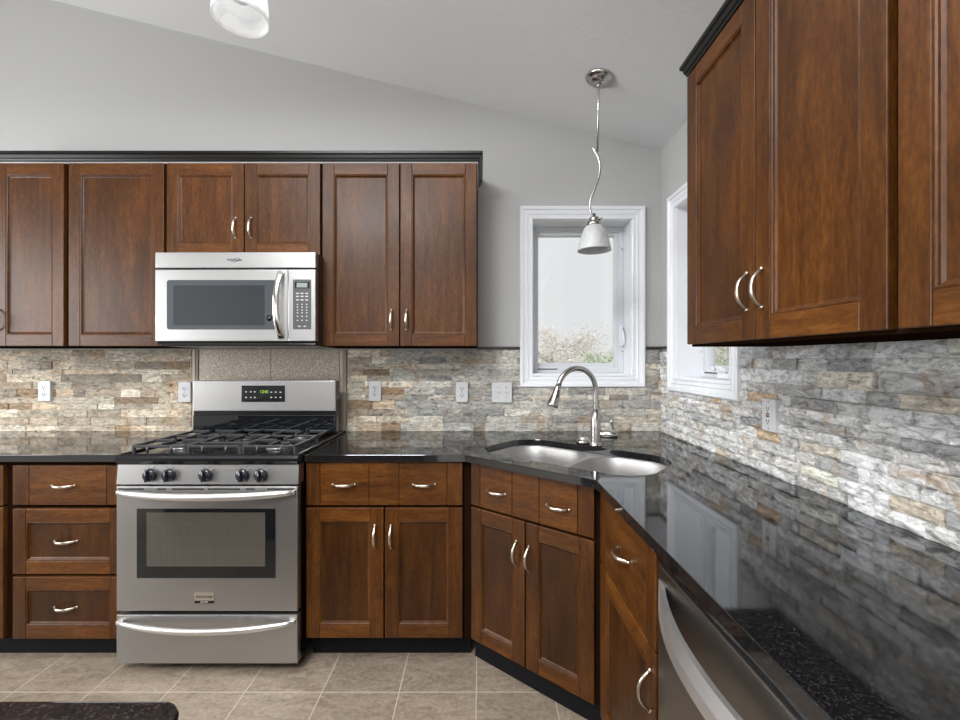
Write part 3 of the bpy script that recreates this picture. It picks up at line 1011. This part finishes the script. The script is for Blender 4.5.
# control panel and knobs
zc0, zc1 = .803, .884
m = MB().prism([(1.840, zc0), (1.848, zc1), (1.90, zc1), (1.90, zc0)], 'x', RX0, RX1)
cpn = m.build('control_panel', STEEL, t, O)
kz = pz(475, 1.84)
for pxk in (148.5, 167.5, 204.5, 241.5, 260):
    kx = px2(pxk, 1.83)
    M = Matrix.Rotation(R(90), 4, 'X')
    kb = MB()
    kb.lathe([(.0, 0), (.0255, 0), (.0272, .004), (.0265, .016), (.0235, .020), (0, .021)], (kx, 1.845, kz), 24, M=M)
    kb.box(kx - .0055, kx + .0055, 1.810, 1.826, kz - .0235, kz + .0235, .003)
    kn = kb.build('knob', KNOBBLK, t, O)
    MB().box(kx - .001, kx + .001, 1.8092, 1.8102, kz + .004, kz + .019).build('pointer', PRINT, kn, O)
    for a in (-50, -20, 20, 50):
        MB().box(kx + .036 * math.sin(R(a)) - .0015, kx + .036 * math.sin(R(a)) + .0015, 1.8425, 1.848, kz + .033 * math.cos(R(a)) - .001, kz + .033 * math.cos(R(a)) + .001).build('dial_mark', SLOT, cpn, O)
# oven door
dz0, dz1 = .272, .795
dr = MB().box(RX0 + .001, RX1 - .001, FD, 1.870, dz0, dz1, .004)
dr = dr.build('oven_door', STEEL, t, O)
for (a, b) in [(118.5, 144), (157, 166), (172, 204), (208, 240), (246, 255), (267, 294)]:
    MB().box(px2(a, FD), px2(b, FD), FD - .0006, FD + .002, pz(490, FD), pz(488.3, FD)).build('vent_slot', SLOT, dr, O)
wx0, wx1, wz0, wz1 = px2(137, FD), px2(275.5, FD), pz(578, FD), pz(508.5, FD)
MB().box(wx0, wx1, FD - .0022, FD + .002, wz0, wz1, .001).build('window_border', BLACKGLASS, dr, O)
k = N('oven_inner_glass', 0.06, 0, (0.060, 0.052, 0.043, 1), IOR=1.6)
v = k.coord()
bw = k.n('ShaderNodeTexBrick', offset=0.0)
bw.inputs['Scale'].default_value = 1; bw.inputs['Brick Width'].default_value = .0105; bw.inputs['Row Height'].default_value = .058
bw.inputs['Mortar Size'].default_value = .0009
bw.inputs['Color1'].default_value = (.062, .054, .045, 1); bw.inputs['Color2'].default_value = (.058, .050, .042, 1); bw.inputs['Mortar'].default_value = (.078, .07, .059, 1)
mpp = k.n('ShaderNodeMapping'); mpp.inputs['Rotation'].default_value = (R(-90), 0, 0)
k.l(v, mpp.inputs[0]); k.l(mpp.outputs[0], bw.inputs['Vector'])
k.base(bw.outputs['Color'])
MB().box(wx0 + .042, wx1 - .042, FD - .0028, FD - .0015, wz0 + .050, wz1 - .016).build('window_glass', k.m, dr, O)
# bowed handles
def bow_handle(parent, z, x0, x1, bow, drop, r):
    m_ = MB()
    pts_, rr_ = [], []
    n = 24
    for i in range(n + 1):
        s = i / n * 2 - 1
        x = x0 + (x1 - x0) * i / n
        pts_.append((x, FD - .012 - bow * (1 - s * s), z - drop * (1 - abs(s) ** 2.2)))
        rr_.append(r * (.62 + .38 * (1 - s ** 4)))
    m_.tube(pts_, rr_, 14, flat=(1.0, .8), up=(0, -1, 0))
    for x in (x0 + .004, x1 - .004):
        m_.box(x - .012, x + .012, FD - .016, FD + .001, z - .009, z + .009, .004)
    return m_.build('handle', STEEL_HANDLE, parent, O)
bow_handle(dr, pz(494, 1.81), RX0 + .018, RX1 - .018, .042, .007, .0165)
# badge
bx0, bx1, bz0, bz1 = px2(195, FD), px2(214.5, FD), pz(603, FD), pz(592.5, FD)
MB().box(bx0, bx1, FD - .0030, FD + .001, bz0, bz1, .0008).build('badge', CHROME, dr, O)
MB().box(bx0, bx1, FD - .0034, FD - .0028, bz0, bz0 + .011).build('badge_band', BLACK, dr, O)
bm_ = bpy.data.objects
text('badge_lettering', 'FRIGIDAIRE', .0135, Matrix.Translation(((bx0 + bx1) / 2, FD - .0034, (bz0 + bz1) / 2 + .005)), SLOT, dr, O)
text('badge_lettering', 'GALLERY', .0085, Matrix.Translation(((bx0 + bx1) / 2, FD - .0038, bz0 + .0055)), PRINT, dr, O)
# warming drawer
dw = MB().box(RX0 + .001, RX1 - .001, FD, 1.870, .052, .257, .004).build('drawer', STEEL, t, O)
bow_handle(dw, pz(625.5, 1.81), RX0 + .018, RX1 - .018, .040, .014, .0135)
# backguard
GD = 2.325
m = MB().box(RX0 + .002, RX1 - .002, GD + .008, 2.385, .935, 1.212, .003); m.build('backguard', BLACK, t, O)
bgp = MB().box(RX0 + .002, RX1 - .002, GD, GD + .012, pz(411.5, GD), pz(380.5, GD), .005).build('backguard_panel', STEEL, t, O)
MB().box(RX0 + .006, RX1 - .006, GD - .004, GD + .012, .944, pz(415, GD), .003).build('splash_glass', BLACKGLASS, t, O)
cx0, cx1, cz0, cz1 = px2(241.5, GD), px2(285, GD), pz(402, GD), pz(385.5, GD)
dp = MB().box(cx0, cx1, GD - .002, GD + .002, cz0, cz1, .0015).build('clock_panel', BLACKGLASS, bgp, O)
m = MB()
pan_w = cx1 - cx0
for (fx, fz) in ((.11, .62), (.22, .62), (.31, .62), (.11, .28), (.22, .28), (.31, .28), (.79, .60), (.90, .60), (.79, .28), (.90, .28), (.69, .6), (.69, .28)):
    x = cx0 + pan_w * fx; z = cz0 + (cz1 - cz0) * fz
    MB().box(x - .0042, x + .0042, GD - .0026, GD - .0015, z - .003, z + .003).build('touch_key', PRINT, bgp, O)
text('clock_digits', '12:01', .022, Matrix.Translation((cx0 + pan_w * .53, GD - .0025, cz0 + (cz1 - cz0) * .62)), DIGIT, bgp, O)
# burners and grates
GZ = .958
burners = [(RX0 + .16, 2.02, .040), (RX0 + .16, 2.28, .034), (RC, 2.15, .046), (RX1 - .16, 2.02, .046), (RX1 - .16, 2.28, .034)]
for (x, y, r) in burners:
    b_ = MB().lathe([(0, .9195), (r * 1.25, .9195), (r * 1.2, .928), (r * .95, .934), (0, .934)], (x, y, 0), 24).build('burner', plain('burner_base', (.25, .25, .25, 1), .4, .8), t, O)
    MB().lathe([(0, .9335), (r * .95, .9335), (r, .938), (r * .95, .944), (0, .946)], (x, y, 0), 24).build('burner_cap', IRON, b_, O)
def grate(x0, x1, y0, y1, cs):
    m_ = MB()
    bw_ = .011
    z0_, z1_ = GZ - .012, GZ
    m_.box(x0, x1, y0, y0 + bw_, z0_, z1_, .003); m_.box(x0, x1, y1 - bw_, y1, z0_, z1_, .003)
    m_.box(x0, x0 + bw_, y0, y1, z0_, z1_, .003); m_.box(x1 - bw_, x1, y0, y1, z0_, z1_, .003)
    for x in (x0 + bw_ / 2, x1 - bw_ / 2):
        for y in (y0 + bw_ / 2, (y0 + y1) / 2, y1 - bw_ / 2):
            m_.box(x - .006, x + .006, y - .006, y + .006, .9205, z0_ + .004, .002)
    if len(cs) == 2:
        ym = (y0 + y1) / 2
        m_.box(x0, x1, ym - bw_ / 2, ym + bw_ / 2, z0_, z1_, .003)
    else:
        for yy in (y0 + .08, y1 - .08):
            m_.box(x0, x1, yy - bw_ / 2, yy + bw_ / 2, z0_, z1_, .003)
    for (cx, cy, hy) in cs:
        for (dx, dy) in ((1, 0), (-1, 0), (0, 1), (0, -1)):
            L1 = (x1 - x0) / 2 if dx else hy
            i_ = .022
            ax0, ax1 = sorted((cx + dx * i_, cx + dx * (L1 - .003)))
            ay0, ay1 = sorted((cy + dy * i_, cy + dy * (L1 - .003)))
            if dx: m_.box(ax0, ax1, cy - .005, cy + .005, z0_ + .001, z1_ + .004, .0025)
            else: m_.box(cx - .005, cx + .005, ay0, ay1, z0_ + .001, z1_ + .004, .0025)
    # arched front and rear feet bars
    for y in (y0 + .004, y1 - .004):
        for xx in (x0 + (x1 - x0) * .28, x0 + (x1 - x0) * .72):
            m_.tube([(xx, y, .922), (xx, y, GZ - .004)], .0055, 8)
    return m_.build('grate', IRON, t, O)
gy0, gy1 = 1.885, 2.405
g0, g3 = RX0 + .028, RX1 - .028
wd = (g3 - g0 - .008) / 3
for i in range(3):
    x0 = g0 + i * (wd + .004); x1 = x0 + wd
    xc = (x0 + x1) / 2
    if i == 1: grate(x0, x1, gy0, gy1, [(xc, 2.15, .17)])
    else: grate(x0, x1, gy0, gy1, [(xc, 2.015, .12), (xc, 2.275, .12)])

# ------------------------------------------------------------------ microwave
MD = 2.09
MX0, MX1 = -1.5465, -.783
MZ0, MZ1 = 1.413, 1.838
t = thing('microwave', 'stainless over-range microwave mounted under the short cabinet', 'microwave', ((MX0 + MX1) / 2, 2.3, 1.388))
O = t.location.copy()
MB().box(MX0 + .002, MX1 - .002, 2.128, YB - .013, 1.398, MZ1, .002).build('body', plain('dark_brown_casing', (.020, .017, .015, 1), .35), t, O)
MB().prism([(2.098, 1.398), (2.104, 1.4125), (2.13, 1.4125), (2.13, 1.392), (2.48, 1.388), (2.48, 1.398)], 'x', MX0 + .004, MX1 - .004).build('underside_vent', BLACK, t, O)
tb = MB().box(MX0, MX1, MD, 2.13, pz(268, MD), MZ1 - .001, .003).build('vent_band', STEEL, t, O)
dz0, dz1 = MZ0, pz(269.5, MD)
dx1 = px2(287.8, MD)
md = MB().box(MX0, dx1, MD, 2.128, dz0, dz1, .003).build('door', STEEL, t, O)
wx0, wx1, wz0, wz1 = px2(167, MD), px2(277, MD), pz(329.5, MD), pz(280, MD)
o = plate('window_border', [rrect(wx0, wx1, wz0, wz1, .012, 6)], -.0015, .0015, BLACKGLASS, .0004)
o.data.transform(Matrix.Translation((0, MD - .0004, 0)) @ Matrix.Rotation(R(90), 4, 'X')); o.data.transform(Matrix.Translation(-O)); o.parent = md
o.data.materials.clear(); o.data.materials.append(MWGLASS)
MB().box(wx0 + .032, wx1 - .058, MD - .0024, MD - .0015, wz0 + .020, wz1 - .026).build('window_mesh', plain('screened_glass', (.030, .033, .036, 1), .05, IOR=1.7), md, O)
# door handle
hxc = px2(281.5, MD)
pts, n = [], 16
for i in range(n + 1):
    s = i / n * 2 - 1
    pts.append((hxc - .010 * (1 - s * s), MD - .004 - .036 * (1 - abs(s) ** 2.4), (pz(272, MD) + pz(338, MD)) / 2 + s * (pz(272, MD) - pz(338, MD)) / 2))
MB().tube(pts, .0155, 12, flat=(.95, .55), up=(0, -1, 0)).build('handle', CHROME, md, O)
# control side
cpnl = MB().box(dx1 + .002, MX1, MD, 2.128, dz0, dz1, .003).build('control_panel', STEEL, t, O)
kx0, kx1, kz0, kz1 = px2(293, MD), px2(311.3, MD), pz(329.3, MD), pz(279.5, MD)
MB().box(kx0, kx1, MD - .0012, MD + .002, kz0, kz1, .0008).build('keypad', GREYPAD, cpnl, O)
MB().box(kx0 + .010, kx1 - .008, MD - .0018, MD - .001, kz1 - .042, kz1 - .012).build('display_surround', BLACKGLASS, cpnl, O)
MB().box(kx0 + .018, kx1 - .018, MD - .0022, MD - .0015, kz1 - .038, kz1 - .016).build('display', LCD, cpnl, O)
m = MB()
kw = kx1 - kx0
for i, fz in enumerate((.72, .66, .59, .50, .445, .385, .33, .26, .18)):
    for fx in (.25, .5, .75):
        x = kx0 + kw * fx; z = kz0 + (kz1 - kz0) * fz
        m = MB().box(x - (.007 if i < 3 else .0032), x + (.007 if i < 3 else .0032), MD - .0016, MD - .001, z - .0028, z + .0028)
        m.build('key', PRINT, cpnl, O)
for fx in (.35, .65):
    x = kx0 + kw * fx; z = kz0 + (kz1 - kz0) * .06
    MB().box(x - .006, x + .006, MD - .0016, MD - .001, z - .0025, z + .0025).build('key', PRINT, cpnl, O)
# maker's emblem on the band
lz = pz(260, MD)
lx = px2(234.5, MD)
text('maker_emblem', 'Whirlpool', .017, Matrix.Translation((lx, MD - .0006, lz)), SLOT, tb, O)
m = MB()
pts = [(lx + .004 + .021 * math.cos(a), MD - .0008, lz + .0075 * math.sin(a) + .005 * math.cos(a)) for a in [R(200 + i * 15) for i in range(20)]]
m.tube(pts, .0009, 6)
m.build('emblem_swoosh', SLOT, tb, O)
m = MB().lathe([(0, 0), (.014, 0), (.0145, .0006), (0, .0008)], (px2(269.5, MD), MD - .0018, pz(318, MD)), 20, M=Matrix.Rotation(R(90), 4, 'X'))
m.build('round_sticker', BLACK, md, O)

# ------------------------------------------------------------------ dishwasher
DX = .412
t = thing('dishwasher', 'stainless dishwasher with bowed bar handle under the right countertop', 'dishwasher', (DX, .716, 0), R(-90))
W2 = .299
MB().box(-W2, W2, .03, XR - DX - .01, .10, .880).build('body', BLACK, t)
MB().box(-W2, W2, .085, .5, 0, .0995).build('toe_kick', TOE, t)
MB().box(-W2 + .001, W2 - .001, .004, .03, .845, .877, .002).build('control_strip', BLACKGLASS, t)
d_ = MB().box(-W2 + .001, W2 - .001, -.002, .03, .115, .858, .005).build('door', STEEL_DW, t)
m = MB()
n = 28
sec = [(-.5, 0), (-.5, 1), (.5, 1), (.5, 0)]
zc_ = .800
L0, L1 = -W2 + .012, W2 - .012
vs, fs = [], []
for i in range(n + 1):
    s = i / n * 2 - 1
    x = L0 + (L1 - L0) * i / n
    bowf = 1 - abs(s) ** 2.2
    dpt = .004 + .052 * bowf
    hh = .023
    tk = .013
    for (dy, dz) in ((-dpt - .008 * bowf, -hh), (-dpt - .006 * bowf, 0), (-dpt + .003 * bowf, hh), (-max(dpt - tk, -.003), hh), (-max(dpt - tk, -.003), -hh)):
        vs.append((x, dy, zc_ + dz - .010 * (1 - s * s)))
for i in range(n):
    for j in range(5):
        fs.append((i * 5 + j, i * 5 + (j + 1) % 5, (i + 1) * 5 + (j + 1) % 5, (i + 1) * 5 + j))
fs += [tuple(range(5)), tuple(range(n * 5, n * 5 + 5))]
m.add(vs, fs)
m.build('handle', STEEL_HANDLE, d_)

# ------------------------------------------------------------------ outlets and switch
def outlet(label, loc, rz, style):
    t_ = thing('wall_outlet', label, 'outlet', loc, rz, 'wall outlets on the backsplash')
    p_ = MB().box(-.035, .035, -.006, .022, -.0575, .0575, .003).build('cover_plate', WHITEPLASTIC, t_)
    if style == 'duplex':
        for z in (-.0195, .0195):
            f_ = MB().prism([(x, z + y) for (x, y) in rrect(-.017, .017, -.014, .014, .009, 5)], 'y', -.0078, -.005).build('socket', WHITEPLASTIC, t_)
            MB().box(-.0085, -.0050, -.0084, -.0072, z - .003, z + .009).build('slot', SLOT, f_)
            MB().box(.0050, .0085, -.0084, -.0072, z - .002, z + .008).build('slot', SLOT, f_)
            MB().lathe([(0, .0006), (.0034, .0006), (.0034, 0)], (0, -.0078, z - .0075), 10, M=Matrix.Rotation(R(90), 4, 'X')).build('ground_hole', SLOT, f_)
        MB().lathe([(0, .0008), (.003, .0008), (.003, 0)], (0, -.006, 0), 10, M=Matrix.Rotation(R(90), 4, 'X')).build('screw', NICKEL, t_)
    else:
        f_ = MB().box(-.0165, .0165, -.0085, -.005, -.034, .034, .001).build('socket', WHITEPLASTIC, t_)
        for z in (-.022, .022):
            MB().box(-.0075, -.0050, -.0092, -.008, z - .003, z + .006).build('slot', SLOT, f_)
            MB().box(.0050, .0075, -.0092, -.008, z - .002, z + .006).build('slot', SLOT, f_)
            MB().lathe([(0, .0006), (.0026, .0006), (.0026, 0)], (0, -.0085, z - .0075), 10, M=Matrix.Rotation(R(90), 4, 'X')).build('ground_hole', SLOT, f_)
        MB().box(-.008, .008, -.0098, -.008, .0012, .007).build('reset_button', REDBTN, f_)
        MB().box(-.008, .008, -.0098, -.008, -.007, -.0012).build('test_button', BLKBTN, f_)
        for z in (-.047, .047):
            MB().lathe([(0, .0008), (.003, .0008), (.003, 0)], (0, -.006, z), 10, M=Matrix.Rotation(R(90), 4, 'X')).build('screw', NICKEL, t_)
    return t_
OD = YB - .022
oz = lambda py: pz(py, OD)
ox = lambda px: px2(px, OD)
outlet('white outlet on the stone nearest the left photo edge', (ox(45), OD, oz(391)), 0, 'duplex')
outlet('white outlet tucked against the left side of the range backguard', (ox(185), OD, oz(392)), 0, 'duplex')
outlet('white outlet on the stone just right of the range', (ox(375), OD, oz(391)), 0, 'duplex')
outlet('white outlet on the stone beside the double switch', (ox(462), OD, oz(392)), 0, 'duplex')
outlet('white outlet with red and black buttons on the right wall', (XR - .024, .439 * 0 + 439 * (XR - .024) / (770 - 480), H - (415 - 360) / 439 * (439 * (XR - .024) / 290)), R(-90), 'gfci')
t = thing('light_switch', 'white double light switch plate left of the back window', 'switch', (ox(502), OD, oz(392.5)))
MB().box(-.0575, .0575, -.006, .004, -.0575, .0575, .003).build('cover_plate', WHITEPLASTIC, t)
for x in (-.023, .023):
    MB().box(x - .005, x + .005, -.007, -.005, -.012, .012).box(x - .004, x + .004, -.016, -.005, -.002, .009, .002, M=None).build('toggle', WHITEPLASTIC, t)
    for z in (-.030, .030):
        MB().lathe([(0, .0008), (.003, .0008), (.003, 0)], (x, -.006, z), 10, M=Matrix.Rotation(R(90), 4, 'X')).build('screw', NICKEL, t)
# loose white wire end below the cabinet
o = MB().tube([(-.098, YB - .020, 1.385), (-.100, YB - .030, 1.375), (-.104, YB - .034, 1.355), (-.112, YB - .032, 1.338)], .0032, 8).build('wire', WHITEPLASTIC)
tag(o, 'short loose white wire hanging below the tall cabinet', 'wire')

# ------------------------------------------------------------------ pendant over the sink
slope = Matrix.Rotation(math.atan(.2475), 4, 'Y')
pc = Vector((.562, 2.06, ceil_z(.562)))
t = thing('pendant_light', 'unlit pendant lamp with scrolled nickel stem hanging over the sink', 'pendant lamp', pc)
MB().lathe([(0, -.001), (.064, -.001), (.066, -.008), (.058, -.014), (.048, -.016), (.044, -.022), (.034, -.030), (.014, -.036), (0, -.036)], (0, 0, 0), 36, M=slope).build('canopy', NICKEL, t)
zj = 2.30 - pc.z
rod = MB().tube([(-.004, 0, -.03), (-.006, 0, -.045), (-.010, 0, zj)], .0052, 12)
rod.tube([(-.004, 0, -.030), (-.0045, 0, -.046)], .011, 12)
rod.build('rod', NICKEL, t)
zs = 1.998 - pc.z
sx = [(-.030, .018), (-.022, .004), (-.004, -.030), (.004, -.075), (-.004, -.125), (-.022, -.175), (-.040, -.225), (-.043, -.265), (-.030, -.300), (-.006, -.318), (.016, -.312)]
def smooth_pts(ps, n):
    out = []
    for i in range(len(ps) - 1):
        p0, p1, p2, p3 = ps[max(i - 1, 0)], ps[i], ps[i + 1], ps[min(i + 2, len(ps) - 1)]
        for k_ in range(n):
            u = k_ / n
            out.append(tuple(.5 * ((2 * p1[j]) + (-p0[j] + p2[j]) * u + (2 * p0[j] - 5 * p1[j] + 4 * p2[j] - p3[j]) * u * u + (-p0[j] + 3 * p1[j] - 3 * p2[j] + p3[j]) * u ** 3) for j in range(len(p1))))
    out.append(tuple(ps[-1]))
    return out
sp = smooth_pts(sx, 5)
MB().tube([(a - .004, -.004, zj + b) for (a, b) in sp], [.0035 + .0035 * math.sin(math.pi * min(1, i / (len(sp) - 1) * 1.15)) for i in range(len(sp))], 10, flat=(1, 1), up=(0, -1, 0)).build('scroll_arm', NICKEL, t)
sxc = -.026
zt2 = pz(213, 2.04) - pc.z
MB().lathe([(0, .004), (.006, .004), (.008, -.010), (.020, -.014), (.024, -.024), (.021, -.028), (.032, -.036), (.037, -.050), (.034, -.056), (0, -.056)], (sxc, 0, zt2), 28).build('socket_cap', NICKEL, t)
z0 = zt2 - .050
shp = [(a * .985, b * .80) for (a, b) in [(.030, 0), (.042, -.012), (.055, -.040), (.066, -.080), (.074, -.118), (.078, -.146), (.0795, -.150), (.0765, -.150), (.0705, -.116), (.0625, -.080), (.0515, -.040), (.040, -.014), (.029, -.003)]]
MB().lathe(shp, (sxc, 0, z0), 40).build('lamp_shade', SHADE, t)
MB().lathe([(0, -.005), (.013, -.006), (.014, -.03), (.027, -.06), (.029, -.078), (.020, -.098), (0, -.104)], (sxc, 0, z0 + .012), 20).build('bulb', BULB, t)

# lamp with swirled glass at the top left
lx_, ly_ = -.616, 1.13
lz_ = 2.20
lc = Vector((lx_, ly_, ceil_z(lx_)))
t = thing('pendant_light', 'bright white swirled-glass lamp hanging from the ceiling above the range', 'pendant lamp', lc)
MB().lathe([(0, -.001), (.064, -.001), (.066, -.008), (.058, -.014), (.044, -.022), (.034, -.030), (0, -.036)], (0, 0, 0), 32, M=slope).build('canopy', NICKEL, t)
dz_ = lz_ - lc.z
MB().tube([(0, 0, -.03), (0, 0, dz_ + .20)], .006, 12).build('rod', NICKEL, t)
MB().lathe([(0, .045), (.010, .045), (.022, .030), (.030, .010), (.034, 0), (0, 0)], (0, 0, dz_ + .165), 24).build('socket_cap', NICKEL, t)
tilt = Matrix.Rotation(R(7), 4, 'Y')
shp2 = [(a * .91, b * .93) for (a, b) in [(.030, .165), (.046, .158), (.058, .135), (.066, .10), (.070, .06), (.0725, .02), (.0735, 0), (.0705, 0), (.0695, .02), (.067, .06), (.063, .10), (.055, .132), (.044, .154), (.029, .160)]]
MB().lathe(shp2, (0, 0, dz_), 44).build('lamp_shade', SHADE_ON, t)
bl = MB().lathe([(0, .15), (.013, .148), (.014, .12), (.027, .09), (.029, .072), (.020, .052), (0, .046)], (0, 0, dz_), 20).build('bulb', BULB, t)

# ------------------------------------------------------------------ island corner at the bottom left
t = thing('kitchen_island', 'black granite topped island whose rounded corner enters at bottom left', 'island', (-1.35, -.05, 0))
O = t.location.copy()
il = rrect(-2.35, -.349, -.62, .531, .032, 8)
plate('countertop', [[(a - O.x, b - O.y) for (a, b) in il]], .884, .914, GRANITE, .006, t, (0, 0, 0))
MB().box(-2.30, -.42, -.58, .48, .10, .8835, .003).build('body', WOOD_V, t, O)
MB().box(-2.27, -.46, -.54, .43, 0, .0995).build('toe_kick', TOE, t, O)

# ------------------------------------------------------------------ outside : lawn, shrubs and trees, overexposure paled into their colours
GZ_ = -.55
struct('ground', MB().box(-30, 40, YB + .6, 60, GZ_ - .1, GZ_).box(XR + .6, 40, -30, YB + .6, GZ_ - .1, GZ_), plain('washed_out_grass', (.50, .47, .36, 1), .9))
def leafmat(name, a, b):
    k = N(name, .7)
    v = k.coord()
    n = k.noise(v, 9, 2, .6)
    k.base(k.ramp(n, [(.35, a), (.65, b)]))
    k.p.inputs['Subsurface Weight'].default_value = 0
    return k.m
LEAF = [leafmat('washed_out_bare_twig', (.60, .55, .49, 1), (.88, .86, .83, 1)), leafmat('washed_out_green_leaf', (.36, .48, .27, 1), (.70, .76, .60, 1)), leafmat('washed_out_pale_leaf', (.70, .62, .57, 1), (.90, .87, .85, 1))]  # leaf tones lightened to carry the glare of the overexposed windows
BARK = plain('washed_out_bark', (.52, .48, .44, 1), .85)
def tree(label, x, y, h, r, kind, seed, n):
    rng = random.Random(seed)
    t_ = thing('tree', label, 'tree', (x, y, GZ_), 0, 'trees outside the windows')
    m_ = MB()
    m_.tube([(0, 0, 0), (.05, .02, h * .3), (0, 0, h * .62), (.03, 0, h * .92)], [.09, .07, .045, .012], 8)
    tips = []
    for i in range(26):
        a = rng.random() * 6.28
        z = h * rng.uniform(.15, .8)
        L = r * rng.uniform(.6, 1.0) * (1.0 - .5 * abs(z / h - .4))
        p1 = Vector((math.cos(a) * L * .5, math.sin(a) * L * .5, z + L * .25))
        p2 = Vector((math.cos(a + .3) * L, math.sin(a + .3) * L, z + L * .65))
        m_.tube([(0, 0, z), p1, p2], [.025, .016, .006], 5)
        tips += [p1, p2, (p1 + p2) / 2]
    m_.build('trunk', BARK, t_)
    c_ = MB()
    for i in range(n):
        b_ = rng.choice(tips)
        p = b_ + Vector((rng.gauss(0, .16 * r), rng.gauss(0, .16 * r), rng.gauss(0, .13 * r)))
        p.z = max(p.z, .08)
        s_ = rng.uniform(.02, .05) * (1.0 if kind != 0 else .7)
        q = [p + Vector((rng.uniform(-1, 1), rng.uniform(-1, 1), rng.uniform(-1, 1))) * s_ for _ in range(4)]
        c_.add(q, [(0, 1, 2), (0, 2, 3), (0, 3, 1), (1, 3, 2)])
    c_.build('crown', LEAF[kind], t_)
    return t_
tree('pale bare tree seen in the left half of the back window', 1.75, 10.6, 2.45, 1.0, 0, 1, 4200)
tree('taller washed-out pale tree behind the others in the back window', 2.8, 14.4, 2.9, 1.3, 2, 2, 5200)
tree('green shrub seen at the right in the back window', 2.12, 7.9, 2.15, .5, 1, 3, 2200)
tree('pale twiggy shrub at the right edge of the back window', 3.75, 11.6, 2.4, .9, 0, 4, 4000)
tree('leafy tree seen through the side window below the cabinet', 6.0, 10.6, 3.2, 1.4, 1, 6, 4500)
tree('pale tree beyond the leafy one outside the side window', 8.4, 15.2, 3.6, 1.5, 2, 7, 4500)
